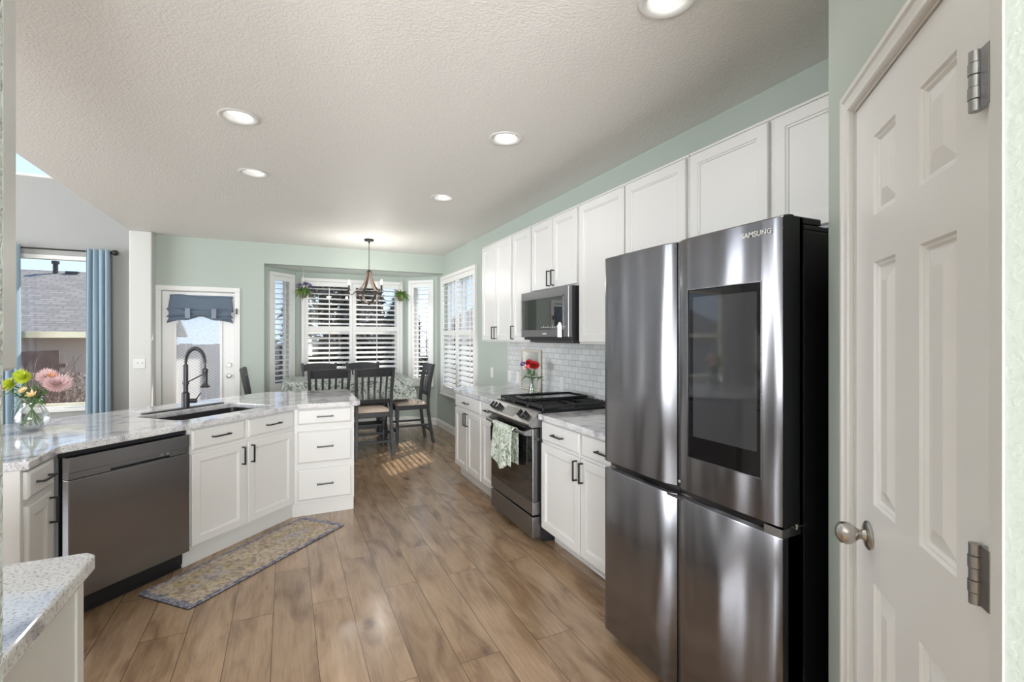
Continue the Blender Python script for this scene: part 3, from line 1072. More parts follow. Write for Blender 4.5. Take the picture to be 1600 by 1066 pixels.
c3 = base_cabinet('white base cabinet between the range and the refrigerator, over the toe-kick grille', (RC, 2.93), RZ, 1.00, 0.62,
    [('drawer', 0.018, 0.488, 0.735, 0.862), ('drawer', 0.512, 0.982, 0.735, 0.862), ('door', 0.018, 0.494, 0.128, 0.715, 'R', 0.635), ('door', 0.506, 0.982, 0.128, 0.715, 'L', 0.635)], toe=0.10)
gr = MB()
for k in range(46):
    xx = 0.47 + k * 0.0105
    gr.b(xx, xx + 0.005, 0.090, 0.094, 0.022, 0.088)
gr.b(0.455, 0.965, 0.089, 0.098, 0.010, 0.024).b(0.455, 0.965, 0.089, 0.098, 0.086, 0.100).b(0.455, 0.468, 0.089, 0.098, 0.02, 0.09).b(0.952, 0.965, 0.089, 0.098, 0.02, 0.09)
g = gr.build('air_grille', SHUT)
g.location = (RC, 2.93, 0)
g.rotation_euler = (0, 0, RZ)
tag(g, 'white slotted air grille in the toe-kick beside the refrigerator', 'air vent')

# countertops of the right wall
def counter(name, label, poly, holes=(), z0=0.876, z1=0.914, bev=0.006):
    mb = MB().prism(poly, z0, z1, holes)
    o = mb.build(name, GRAN, bevel=bev)
    return tag(o, label, 'countertop')
counter('countertop', 'pale granite countertop on the far right base cabinets, left of the range', [(1.585, 3.70), (2.24, 3.70), (2.24, 4.85), (1.60, 4.85), (1.585, 4.835)])
counter('countertop', 'short pale granite countertop between the range and the refrigerator', [(1.585, 1.925), (2.24, 1.925), (2.24, 2.925), (1.585, 2.925)])

# wall cabinets
def wall_cabinet(label, Y0, Y1, z0, z1, doors, x=1.922, D=0.326):
    root = thing('wall_cabinet', label, 'cabinet', (x, Y0, 0), RZ, 'white wall cabinets')
    MB().b(0.001, Y0 - Y1 - 0.001, 0, D, z0, z1).build('carcass', CAB, root, bevel=0.0015)
    MB().b(0.001, Y0 - Y1 - 0.001, -0.006, D, z1, z1 + 0.012).build('top_trim', CAB, root, bevel=0.002)
    for (ya, yb, za, zb, hs, hz) in doors:
        d = door_mb(Y0 - ya, Y0 - yb, za, zb).build('door', CAB, root)
        if hs:
            pull(d, (Y0 - ya + 0.027) if hs == 'L' else (Y0 - yb - 0.027), hz, True)
    return root
wall_cabinet('tall white wall cabinet with two narrow doors, farthest left on the wall beside the shutter', 4.79, 4.035, 1.40, 2.400,
    [(4.775, 4.418, 1.412, 2.392, 'R', 1.49), (4.405, 4.05, 1.412, 2.392, 'L', 1.49)])
wall_cabinet('single-door tall white wall cabinet just left of the microwave', 4.033, 3.645, 1.40, 2.400,
    [(4.015, 3.66, 1.412, 2.392, 'L', 1.49)])
wall_cabinet('short white two-door wall cabinet above the microwave', 3.643, 2.915, 1.825, 2.400,
    [(3.628, 3.29, 1.838, 2.392, 'R', 1.915), (3.277, 2.93, 1.838, 2.392, 'L', 1.915)])
wall_cabinet('wide tall white wall cabinet between the microwave and the refrigerator', 2.913, 1.872, 1.40, 2.400,
    [(2.896, 2.394, 1.412, 2.392, None, 0), (2.380, 1.885, 1.412, 2.392, None, 0)])
wall_cabinet('white two-door wall cabinet above the refrigerator', 1.870, 0.925, 1.88, 2.400,
    [(1.855, 1.408, 1.892, 2.392, None, 0), (1.380, 0.94, 1.892, 2.392, None, 0)])

# backsplash
bs = MB().b(2.240, 2.2495, 1.925, 4.85, 0.915, 1.399)
bs.b(2.240, 2.2495, 2.92, 3.64, 1.399, 1.42)
struct(bs.build('trim_1', TILE))
# range backsplash region sits behind the cooktop as well

# ------------------------------------------------------------------ refrigerator
fr = thing('refrigerator', 'tall four-door black stainless refrigerator with a touch screen in its upper right door', 'refrigerator', (1.39, 1.893, 0), RZ)
FW = 0.913
mb = MB().b(0.004, FW - 0.004, 0.112, 0.80, 0.02, 1.795)
mb.b(0.004, FW - 0.004, 0.112, 0.80, 1.795, 1.812)
mb.build('case', CASE, fr, bevel=0.004)
MB().b(0.02, FW - 0.02, 0.07, 0.20, 0.0, 0.04).build('foot_grille', BLKPL, fr)
def fridge_door(name, x0, x1, z0, z1, inner, scoop_top=False, hole=None):
    # softly bowed front: the inner edge rolls back into the gap
    mb = MB()
    n = 30
    prof = []
    for i in range(n + 1):
        u = i / n
        x = x0 + (x1 - x0) * u
        dist = (x1 - x) if inner == 'R' else (x - x0)
        do = (x - x0) if inner == 'R' else (x1 - x)
        y = 0.0
        if dist < 0.075:
            y += 0.020 * (1 - dist / 0.075) ** 2
        if do < 0.012:
            y += 0.004 * (1 - do / 0.012) ** 2
        y -= 0.003 * math.sin(PI * u)
        prof.append((x, y))
    rows = [(z0, 0.004), (z0 + 0.004, 0.0), (z1 - 0.004, 0.0), (z1, 0.004)]
    if scoop_top:
        rows = [(z0, 0.004), (z0 + 0.004, 0.0), (z1 - 0.055, 0.0), (z1 - 0.050, 0.002)]
    if hole:
        hx0, hx1, hz0, hz1 = hole
        xs = [p for p in prof if p[0] < hx0 - 0.002] + [(hx0, -0.002)] + [p for p in prof if hx0 + 0.004 < p[0] < hx1 - 0.004] + [(hx1, -0.002)] + [p for p in prof if p[0] > hx1 + 0.002]
        prof = xs
        zz = [z0 + 0.004, hz0, hz1, z1 - 0.004]
        i0 = [i for i, p in enumerate(prof) if p[0] == hx0][0]
        i1 = [i for i, p in enumerate(prof) if p[0] == hx1][0]
        vs = [(p[0], p[1], z) for z in zz for p in prof]
        k = len(prof)
        fs = []
        for j in range(3):
            for i in range(k - 1):
                if j == 1 and i0 <= i < i1:
                    continue
                fs.append((j * k + i, j * k + i + 1, (j + 1) * k + i + 1, (j + 1) * k + i))
        mb.add(vs, fs)
        top = [(p[0], p[1], zz[3]) for p in prof]
        mb.rings([top, [(p[0], p[1] + 0.004, z1) for p in prof], [(p[0], 0.10, z1) for p in prof]], False, False, False)
        bot = [(p[0], p[1], zz[0]) for p in prof]
        mb.rings([[(p[0], 0.10, z0) for p in prof], [(p[0], p[1] + 0.004, z0) for p in prof], bot], False, False, False)
    else:
        rs = [[(p[0], 0.10, rows[0][0]) for p in prof]] + [[(p[0], p[1] + dy, z) for p in prof] for (z, dy) in rows]
        rs.append([(p[0], 0.10, rows[-1][0]) for p in prof])
        mb.rings(rs, False, False, False)
    fr_ = mb.build(name, BSTEEL, fr, smooth=35)
    ztop = rows[-1][0] if not hole else z1
    MB().b(x0, x1, 0.085 if hole else 0.03, 0.10, z0, ztop).build('door_liner', CASE, fr_)
    for (xx, yy) in (prof[0], prof[-1]):
        MB().add([(xx, yy + 0.003, z0), (xx, 0.10, z0), (xx, 0.10, ztop), (xx, yy + 0.003, ztop)], [(0, 1, 2, 3)]).build('door_edge', CASE, fr_)
    return fr_
XS = 1.893 - 1.437   # split
fd1 = fridge_door('door', 0.0, XS - 0.003, 0.853, 1.828, 'R')
HX0, HX1 = 1.893 - 1.363, 1.893 - 1.050
fd2 = fridge_door('door', XS + 0.003, FW, 0.853, 1.828, 'L', hole=(HX0, HX1, 0.992, 1.629))
fd3 = fridge_door('door', 0.0, XS - 0.003, 0.045, 0.872, 'R', True)
fd4 = fridge_door('door', XS + 0.003, FW, 0.045, 0.872, 'L', True)
# recessed grips along the top of the lower doors
for (a, b_, par) in ((0.0, XS - 0.003, fd3), (XS + 0.003, FW, fd4)):
    g = MB()
    if par is fd3:
        gx0, gx1 = a + 0.0, b_ + 0.0
    else:
        gx0, gx1 = a + 0.0, b_ - 0.062
        g.b(gx1, b_, 0.001, 0.09, 0.822, 0.849)
    g.rings([[(x, 0.004, 0.8225), (x, 0.028, 0.815), (x, 0.040, 0.828), (x, 0.034, 0.849), (x, 0.09, 0.849), (x, 0.09, 0.812), (x, 0.004, 0.812)] for x in (gx0, gx1)])
    g.build('grip_recess', BSTEEL2, par, smooth=30)
# screen
mb = MB().b(HX0 + 0.001, HX1 - 0.001, 0.0005, 0.03, 0.993, 1.628)
sg = mb.build('screen_glass', BLKGL, fd2, bevel=0.002)
DISP, N_, L_, P_ = new_mat('display_glass')
P_.inputs['Base Color'].default_value = (0.045, 0.047, 0.052, 1)
P_.inputs['Roughness'].default_value = 0.04
P_.inputs['Specular IOR Level'].default_value = 1.0
MB().b(1.893 - 1.338, 1.893 - 1.067, -0.0004, 0.001, 1.074, 1.599).build('display', DISP, sg)
mb = MB()
for (x0, x1, z0, z1) in ((HX0 - 0.002, HX0 + 0.001, 0.990, 1.631), (HX1 - 0.001, HX1 + 0.002, 0.990, 1.631), (HX0, HX1, 0.990, 0.993), (HX0, HX1, 1.628, 1.631)):
    mb.b(x0, x1, -0.0035, 0.002, z0, z1)
mb.build('screen_rim', BSTEEL2, fd2)
# hinges
mb = MB().b(FW - 0.045, FW - 0.004, 0.045, 0.20, 1.8135, 1.835)
mb.tube([(FW - 0.025, 0.055, 1.80), (FW - 0.025, 0.055, 1.838)], 0.022, 16)
mb.build('hinge_cover', CASE, fr, bevel=0.003, smooth=30)
MB().b(0.004, 0.045, 0.045, 0.20, 1.8135, 1.835).build('hinge_cover', CASE, fr, bevel=0.003)
MB().b(FW - 0.03, FW + 0.002, 0.055, 0.112, 0.846, 0.852).tube([(FW - 0.001, 0.07, 0.842), (FW - 0.001, 0.07, 0.858)], 0.006, 10).build('hinge', SLAT, fr)
MB().lathe([(0.007, 0), (0.006, 0.002), (0, 0.003)], 16, (XS + 0.03, -0.001, 0.885), (0, -1, 0)).build('sensor_dot', SLAT, fd2)

def text(body, size, loc, m, parent, rot=(PI / 2, 0, 0), ext=0.0006, xs=1.0, name='lettering', bold=0.0):
    cu = bpy.data.curves.new(name, 'FONT')
    cu.body = body
    cu.size = size
    cu.extrude = ext
    cu.offset = bold
    cu.align_x = 'CENTER'
    cu.align_y = 'CENTER'
    tmp = bpy.data.objects.new(name, cu)
    COL.objects.link(tmp)
    dg = bpy.context.evaluated_depsgraph_get()
    me = bpy.data.meshes.new_from_object(tmp.evaluated_get(dg))
    bpy.data.objects.remove(tmp)
    bpy.data.curves.remove(cu)
    o = bpy.data.objects.new(name, me)
    me.materials.clear()
    me.materials.append(m)
    COL.objects.link(o)
    o.location = loc
    o.rotation_euler = rot
    o.scale = (xs, 1, 1)
    o.parent = parent
    return o
LETTER = mat('letter_silver', (0.75, 0.75, 0.75), 0.5)
text('SAMSUNG', 0.0245, (1.893 - 1.068, -0.0032, 1.786), LETTER, fd2, bold=0.00035, xs=1.0)

# ------------------------------------------------------------------ range
rg = thing('range', 'black stainless slide-in gas range with a towel on its oven door handle', 'range', (1.55, 3.688, 0), RZ)
RW = 0.752
mb = MB().b(0.002, RW - 0.002, 0.062, 0.68, 0.03, 0.905)
mb.b(0.02, RW - 0.02, 0.10, 0.64, 0.0, 0.03)
mb.build('case', CASE, rg, bevel=0.003)
MB().b(0.004, RW - 0.004, 0.0, 0.06, 0.045, 0.190).build('storage_drawer', RSTEEL, rg, bevel=0.004)
od = MB().b(0.004, RW - 0.004, 0.0, 0.058, 0.205, 0.292).build('oven_door', RSTEEL, rg, bevel=0.003)
OVG, N_, L_, P_ = new_mat('oven_glass')
P_.inputs['Base Color'].default_value = (0.012, 0.011, 0.011, 1)
P_.inputs['Roughness'].default_value = 0.02
P_.inputs['Specular IOR Level'].default_value = 1.6
MB().b(0.004, RW - 0.004, 0.001, 0.058, 0.293, 0.808).build('oven_glass', OVG, od, bevel=0.003)
hb = MB()
pts = []
for i in range(15):
    u = i / 14
    pts.append((0.03 + (RW - 0.06) * u, -0.048 - 0.012 * math.sin(PI * u), 0.775 + 0.0 * u))
hb.tube(pts, 0.013, 10, sy=0.8)
for xx in (0.04, RW - 0.04):
    hb.rings([[(xx - 0.016, 0.004, 0.755), (xx + 0.016, 0.004, 0.755), (xx + 0.016, 0.004, 0.805), (xx - 0.016, 0.004, 0.805)], [(xx - 0.013, -0.052, 0.763), (xx + 0.013, -0.052, 0.763), (xx + 0.013, -0.052, 0.788), (xx - 0.013, -0.052, 0.788)]])
hb.build('handle', RSTEEL, od, smooth=40)
# slanted control panel
mb = MB()
prof = [(-0.030, 0.828), (-0.034, 0.842), (0.048, 0.921), (0.062, 0.924), (0.085, 0.905), (0.085, 0.815), (-0.01, 0.815)]
mb.rings([[(x, p[0], p[1]) for p in prof] for x in (0.0, RW)])
cp = mb.build('control_panel', RSTEEL, rg, bevel=0.002)
nrm = Vector((0, -0.079, 0.082)).normalized() * -1
nrm = Vector((0, -(0.921 - 0.842), (0.048 + 0.034))).normalized()
mid = Vector((0, 0.007, 0.8815))
dsp = MB()
tdir = Vector((0, 0.082, 0.079)).normalized()
def on_panel(x, s, h):
    p = mid + tdir * s + nrm * h
    return (x, p.y, p.z)
dsp.rings([[on_panel(0.262, -0.040, h), on_panel(0.468, -0.040, h), on_panel(0.468, 0.040, h), on_panel(0.262, 0.040, h)] for h in (-0.002, 0.0015)])
dsp.build('display', mat('range_display', (0.02, 0.024, 0.022), 0.3), cp)
for xx in (0.055, 0.115, 0.18, 0.555, 0.635):
    kb = MB().lathe([(0.026, 0), (0.026, 0.006), (0.021, 0.010), (0.020, 0.028), (0.017, 0.031), (0, 0.031)], 20, on_panel(xx, 0, 0), tuple(nrm))
    kb2 = MB()
    kb.rings([[on_panel(xx - 0.006, -0.024, h), on_panel(xx + 0.006, -0.024, h), on_panel(xx + 0.006, 0.024, h), on_panel(xx - 0.006, 0.024, h)] for h in (0.006, 0.036)])
    kn = kb.build('knob', BLKPL, cp, smooth=35)
    MB().rings([[on_panel(xx - 0.003, -0.022, h), on_panel(xx + 0.003, -0.022, h), on_panel(xx + 0.003, 0.022, h), on_panel(xx - 0.003, 0.022, h)] for h in (0.0355, 0.0375)]).build('knob_pointer', SLAT, kn)
MB().b(0.0, RW, 0.06, 0.67, 0.905, 0.928).build('cooktop', BLKPL, rg, bevel=0.004)
def grate(x0, x1, y0, y1):
    mb = MB()
    z0, z1 = 0.948, 0.962
    w = 0.006
    mb.b(x0, x1, y0, y0 + 2 * w, z0 - 0.008, z1).b(x0, x1, y1 - 2 * w, y1, z0 - 0.008, z1).b(x0, x0 + 2 * w, y0, y1, z0 - 0.008, z1).b(x1 - 2 * w, x1, y0, y1, z0 - 0.008, z1)
    mb.b(x0, x1, (y0 + y1) / 2 - w, (y0 + y1) / 2 + w, z0, z1)
    n = 3
    for q in range(n):
        xc = x0 + (q + 1) * (x1 - x0) / (n + 1)
        mb.b(xc - w, xc + w, y0, y0 + (y1 - y0) * 0.36, z0, z1 + 0.003).b(xc - w, xc + w, y1 - (y1 - y0) * 0.36, y1, z0, z1 + 0.003)
    for (a, c) in ((x0, y0), (x1 - 2 * w, y0), (x0, y1 - 2 * w), (x1 - 2 * w, y1 - 2 * w), (x0, (y0 + y1) / 2 - w), (x1 - 2 * w, (y0 + y1) / 2 - w)):
        mb.b(a, a + 2 * w, c, c + 2 * w, 0.928, z0)
    return mb.build('grate', IRON, rg, bevel=0.002)
grate(0.012, 0.252, 0.085, 0.645)
grate(0.256, 0.496, 0.085, 0.645)
grate(0.500, 0.740, 0.085, 0.645)
for (bx, by) in ((0.13, 0.22), (0.13, 0.51), (0.62, 0.22), (0.62, 0.51)):
    MB().lathe([(0.05, 0), (0.048, 0.008), (0.034, 0.010), (0.034, 0.017), (0, 0.019)], 20, (bx, by, 0.927)).build('burner', IRON, rg, smooth=30)
# griddle plate lying on the middle grate
gd = thing('griddle', 'shiny black cast griddle plate lying on the middle of the cooktop', 'griddle', (1.55, 3.688, 0), RZ)
mb = MB()
mb.prism([(0.238, 0.110), (0.514, 0.110), (0.514, 0.618), (0.238, 0.618)], 0.9655, 0.976)
mb.b(0.238, 0.246, 0.11, 0.618, 0.976, 0.986).b(0.506, 0.514, 0.11, 0.618, 0.976, 0.986).b(0.238, 0.514, 0.11, 0.118, 0.976, 0.986).b(0.238, 0.514, 0.61, 0.618, 0.976, 0.986)
mb.build('plate', mat('griddle_plate', (0.02, 0.02, 0.022), 0.12, metal=0.2), gd, bevel=0.003)
for yy in (0.080, 0.618):
    MB().b(0.30, 0.45, yy, yy + 0.03, 0.972, 0.982).build('grip', IRON, gd, bevel=0.003)

# floral towel over the oven handle
tw = MB()
def towel(u, v):
    x = 0.215 + 0.375 * u
    L1, L2 = 0.285, 0.25
    y0 = -0.048 - 0.012 * math.sin(PI * x / RW)
    zt = 0.775
    wv = math.sin(u * 2.3 * 2 * PI + 0.6)
    if v < 0.42:
        q = 1 - v / 0.42
        z = zt - L2 * q
        y = y0 + 0.021 + 0.003 * wv * q
    elif v < 0.54:
        a = (v - 0.42) / 0.12 * PI
        z = zt + 0.0195 * math.sin(a)
        y = y0 + 0.021 * math.cos(a)
    else:
        q = (v - 0.54) / 0.46
        z = zt - (L1 - 0.03 * math.cos(u * PI * 2.2)) * q
        y = y0 - 0.021 - 0.010 * (wv + 1) * q
        x += (0.5 - u) * 0.05 * (1 - q) - 0.012 * q * math.sin(u * 9)
    return (x, y, z)
tw.grid(towel, 60, 60)
t_ = tw.build('towel', TOWEL, solid=0.004, smooth=80)
t_.location = (1.55, 3.688, 0)
t_.rotation_euler = (0, 0, RZ)
tag(t_, 'green and white leaf-print kitchen towel folded over the oven handle', 'towel')

# ------------------------------------------------------------------ microwave
mw = thing('microwave', 'black stainless over-the-range microwave under the short wall cabinet', 'microwave', (1.83, 3.682, 0), RZ)
MWW = 0.762
MB().b(0, MWW, 0.03, 0.415, 1.425, 1.823).build('case', CASE, mw, bevel=0.003)
mb = MB().b(0.0, MWW, 0.0, 0.032, 1.447, 1.820)
md_ = mb.build('door', BSTEEL2, mw, bevel=0.004)
MB().b(0.008, MWW - 0.075, -0.0015, 0.02, 1.505, 1.752).build('window', OVG, md_, bevel=0.002)
rim = MB()
rim.b(0.008, 0.016, -0.004, 0.0, 1.497, 1.760).b(MWW - 0.079, MWW - 0.071, -0.004, 0.0, 1.497, 1.760).b(0.008, MWW - 0.071, -0.004, 0.0, 1.752, 1.760).b(0.008, MWW - 0.071, -0.004, 0.0, 1.497, 1.503)
rim.build('window_rim', BSTEEL2, md_)
mk = MB()
for i in range(11):
    mk.b(0.36 + i * 0.034, 0.375 + i * 0.034, -0.0022, -0.001, 1.522, 1.526)
    if i % 2:
        mk.b(0.36 + i * 0.034, 0.372 + i * 0.034, -0.0022, -0.001, 1.532, 1.535)
mk.build('key_marks', LETTER, md_)
text('SAMSUNG', 0.014, (0.41, -0.0008, 1.474), LETTER, md_, bold=0.0003)
vb = MB()
vb.b(0.10, MWW, 0.035, 0.38, 1.405, 1.426)
for i in range(14):
    vb.b(0.14 + i * 0.04, 0.165 + i * 0.04, 0.06, 0.20, 1.402, 1.406)
vb.build('vent_grille', GUNM, mw, bevel=0.002)
tg = MB().prism([(0, 0), (0.062, 0), (0.062, 0.086), (0.046, 0.108), (0.031, 0.114), (0.016, 0.108), (0, 0.086)], 0, 0.002)
tgo = tg.build('paper_tag', PAPER)
tgo.location = (1.8245, 3.063, 1.447)
tgo.rotation_euler = (PI / 2, 0, RZ)
tag(tgo, 'white tag-shaped paper note stuck on the microwave door', 'paper note')

# framed pale board leaning behind the range
fb = thing('framed_board', 'narrow cream-framed glossy board standing on the counter against the tiles behind the red flowers', 'board', (2.232, 4.47, 0.915), RZ)
fb.rotation_euler = (0, 0, RZ)
mb = MB()
fw, fh = 0.42, 0.405
mb.b(0, fw, -0.022, 0.0, 0, 0.018).b(0, fw, -0.022, 0, fh - 0.018, fh).b(0, 0.022, -0.022, 0, 0.018, fh - 0.018).b(fw - 0.022, fw, -0.022, 0, 0.018, fh - 0.018)
mb.build('frame', mat('cream_frame', (0.62, 0.57, 0.47), 0.4), fb, bevel=0.003)
MB().b(0.02, fw - 0.02, -0.012, -0.004, 0.016, fh - 0.016).build('panel', mat('gloss_board', (0.62, 0.62, 0.60), 0.05, metal=0.5), fb)

# outlets on the right wall and switch on the pier
def plate(name, label, cat, loc, rz, w, h, kind):
    root = thing(name, label, cat, loc, rz)
    MB().b(-w / 2, w / 2, -0.006, 0, -h / 2, h / 2).build('cover_plate', PLATE, root, bevel=0.002)
    mb = MB()
    if kind == 'outlet':
        mb.b(-0.017, 0.017, -0.009, -0.005, 0.008, 0.036).b(-0.017, 0.017, -0.009, -0.005, -0.036, -0.008)
        mb.build('socket', TRIM, root, bevel=0.002)
    elif kind == 'rocker':
        mb.b(-0.016, 0.016, -0.010, -0.005, -0.033, 0.033)
        mb.build('rocker', TRIM, root, bevel=0.002)
    else:
        for x in kind:
            mb = MB().b(x - 0.006, x + 0.006, -0.018, -0.005, -0.002, 0.016)
            mb.build('toggle', TRIM, root, bevel=0.001)
    return root
plate('outlet', 'white outlet plate on the sage wall left of the tiles', 'outlet', (2.249, 5.31, 1.02), RZ, 0.075, 0.12, 'outlet')
plate('outlet', 'white outlet plate at the edge where sage wall meets the tiles', 'outlet', (2.2405, 4.80, 1.02), RZ, 0.075, 0.12, 'outlet')
plate('outlet', 'white outlet plate on the tiles left of the framed board', 'outlet', (2.240, 4.58, 1.02), RZ, 0.075, 0.12, 'rocker')
plate('outlet', 'white outlet plate on the tiles above the right side of the range', 'outlet', (2.240, 3.68, 1.03), RZ, 0.075, 0.12, 'outlet')
plate('light_switch', 'white double toggle switch plate on the pier left of the patio door', 'switch', (-1.598, 7.12, 1.13), 0, 0.118, 0.118, (-0.023, 0.023))

# ------------------------------------------------------------------ peninsula
# corner cabinet facing +X, then the 45 degree run, then the drawer bank facing -Y
CX = -1.03
corner = (CX, CX + 4.125)
base_cabinet('small white corner base cabinet with one drawer and one door, left of the dishwasher', (CX, 2.765), PI / 2, corner[1] - 2.765 - 0.012, 0.62,
    [('drawer', 0.010, 0.262, 0.742, 0.862), ('door', 0.010, 0.238, 0.128, 0.712, 'R', 0.63)])
A45 = Vector((corner[0], corner[1], 0))
def p45(t, n=0.0):       # n toward the room
    return (A45.x + t * e45 + n * e45, A45.y + t * e45 - n * e45)
# end of the 45 degree run where it meets the plane Y = 4.185
t_end = (4.185 - A45.y) / e45
sink_x0 = 0.665
base_cabinet('white sink base cabinet with two drawer fronts over two doors, right of the dishwasher', p45(sink_x0), PI / 4, t_end - sink_x0, 0.60,
    [('drawer', 0.02, 0.405, 0.735, 0.862), ('drawer', 0.435, t_end - sink_x0 - 0.022, 0.735, 0.862), ('door', 0.02, 0.408, 0.130, 0.708, 'R', 0.620), ('door', 0.430, t_end - sink_x0 - 0.022, 0.130, 0.708, 'L', 0.620)], open_top=True, toe=0.038, tx=(0, -0.03))
bx0 = A45.x + t_end * e45
EW = 0.515 - bx0
base_cabinet('white three-drawer base cabinet at the free end of the peninsula', (bx0, 4.185), 0, EW, 0.62,
    [('drawer', 0.022, EW - 0.022, 0.745, 0.866), ('drawer', 0.022, EW - 0.022, 0.433, 0.690), ('drawer', 0.022, EW - 0.022, 0.135, 0.385)], toe=0.030, tx=(-0.015, 0))
# finished back and side panels of the peninsula
pp = MB()
pb = [(0.515, 4.81), (0.515, 4.86), (0.00, 4.86)]
q1 = p45(t_end, -0.64)
q0 = p45(-0.25, -0.64)
pp.prism([(0.515, 4.806), (0.515, 4.83), (q1[0] - 0.02, 4.83), (q0[0] - 0.02, q0[1] + 0.01), (q0[0] + 0.0, q0[1] - 0.01), (q1[0] + 0.0, 4.806)], 0, 0.876)
tag(pp.build('peninsula_panel', CAB), 'white finished back panel of the peninsula facing the dining table', 'panel')
MB()
ep = MB().b(-1.75, CX, 2.750, 2.7642, 0, 0.876)
tag(ep.build('end_panel', CAB, bevel=0.002), 'plain white end panel closing the left end of the peninsula under the flower vase', 'panel')
fl = MB().b(0.0, 0.012, 0.0, 0.03, 0.02, 0.876)

# counter of the peninsula with the sink cut-out
def c45(t, d):
    return p45(t, 0.045 - d)
hole = []
def rr_rect(t0, t1, d0, d1, r=0.045, n=5):
    pts = []
    for (ct, cd, a0) in ((t1 - r, d1 - r, 0), (t0 + r, d1 - r, 90), (t0 + r, d0 + r, 180), (t1 - r, d0 + r, 270)):
        for i in range(n + 1):
            a = R(a0 + 90 * i / n)
            pts.append(c45(ct + r * math.cos(a), cd + r * math.sin(a)))
    return pts
ST0, ST1, SD0, SD1 = 0.70, 1.44, 0.155, 0.585
SCX = CX + 0.030
f0 = (SCX, 2.745)
lx = lambda y: y - 4.125 + 0.045 * 1.41421 * 0 + 0
off = 0.045 / e45
cA = (SCX, SCX + 4.125 - off)
cB = (4.142 - 4.125 + off, 4.142)
poly = [(-1.80, 2.745), f0, cA, cB, (0.535, 4.142), (0.562, 4.165), (0.575, 5.12), (0.535, 5.165), (-0.20, 5.19), (-1.80, 3.74)]
counter('countertop', 'long pale granite peninsula countertop with the sink cut into it', poly, [rr_rect(ST0, ST1, SD0, SD1)])
# undermount sink
sk = thing('sink', 'dark undermount kitchen sink basin in the peninsula countertop', 'sink', (*c45((ST0 + ST1) / 2, (SD0 + SD1) / 2), 0.70), PI / 4)
sw, sd = (ST1 - ST0) / 2 + 0.012, (SD1 - SD0) / 2 + 0.012
def rrect(w, d, r, n=5):
    pts = []
    for (cx_, cy_, a0) in ((w - r, d - r, 0), (-w + r, d - r, 90), (-w + r, -d + r, 180), (w - r, -d + r, 270)):
        for i in range(n + 1):
            a = R(a0 + 90 * i / n)
            pts.append((cx_ + r * math.cos(a), cy_ + r * math.sin(a)))
    return pts
mb = MB()
mb.rings([[(x, y, 0.1755) for x, y in rrect(sw + 0.02, sd + 0.02, 0.06)], [(x, y, 0.1755) for x, y in rrect(sw, sd, 0.05)], [(x, y, 0.03) for x, y in rrect(sw - 0.01, sd - 0.01, 0.05)], [(x, y, 0.0) for x, y in rrect(sw - 0.05, sd - 0.05, 0.04)]], False, True)
mb.build('basin', GUNM, sk, smooth=40, solid=0.003)
MB().lathe([(0.045, 0), (0.045, 0.004), (0.03, 0.005), (0, 0.003)], 20, (0, 0.05, 0.001)).build('drain', SLAT, sk, smooth=30)
# dish resting in the sink
# faucet
fx, fy = c45(1.085, 0.635)
fc = thing('faucet', 'dark bronze spring-neck pull-down faucet standing behind the sink', 'faucet', (fx, fy, 0.914), PI / 4)
dpl = MB().prism(rrect(0.31, 0.03, 0.028), 0, 0.007).build('deck_plate', GUNM, fc, bevel=0.002)
mb = MB().lathe([(0.026, 0.006), (0.026, 0.115), (0.021, 0.118), (0.0165, 0.125), (0.0165, 0.325), (0.013, 0.33), (0, 0.33)], 20)
mb.build('column', GUNM, fc, smooth=30)
arch = []
rad = 0.100
for i in range(21):
    a = PI - PI * i / 20
    arch.append((0.0, -rad + (-rad) * math.cos(a) * -1 * -1 * 1.0, 0.0))
arch = [(0.0, -(rad - rad * math.cos(PI * i / 20)), 0.345 + 0.105 * math.sin(PI * i / 20)) for i in range(21)]
path = [(0, 0, 0.32)] + arch + [(0, -2 * rad, 0.30)]
MB().tube(path, 0.0080, 10).build('hose', GUNM, fc, smooth=60)
sp = MB()
pts = []
turns = 24
def along(q):
    k = q * (len(arch) - 1)
    i = min(int(k), len(arch) - 2)
    a, b_ = Vector(arch[i]), Vector(arch[i + 1])
    return a.lerp(b_, k - i), (b_ - a).normalized()
NS = turns * 12
for i in range(NS + 1):
    p, t = along(i / NS)
    nn = Vector((1, 0, 0))
    bb = t.cross(nn)
    a = 2 * PI * i / 12
    pts.append(tuple(p + (nn * math.cos(a) + bb * math.sin(a)) * 0.0135))
sp.tube(pts, 0.0018, 6)
sp.build('spring', GUNM, fc, smooth=60)
MB().lathe([(0.0, 0), (0.030, 0.0), (0.032, 0.008), (0.022, 0.016), (0.0165, 0.03), (0.0165, 0.105), (0.019, 0.112), (0.019, 0.13), (0.012, 0.14), (0, 0.14)], 20, (0, -2 * rad, 0.165)).build('spray_head', GUNM, fc, smooth=30)
MB().tube([(0, 0, 0.19), (0, -2 * rad + 0.015, 0.262)], 0.0048, 8).tube([(0, 0.0, 0.178), (0, 0, 0.202)], 0.021, 16).build('docking_arm', GUNM, fc, smooth=40)
MB().tube([(0.02, -0.02, 0.055), (0.045, -0.055, 0.055)], 0.017, 14).tube([(0.04, -0.05, 0.06), (0.055, -0.085, 0.115)], 0.0045, 8).build('lever', GUNM, fc, smooth=40)

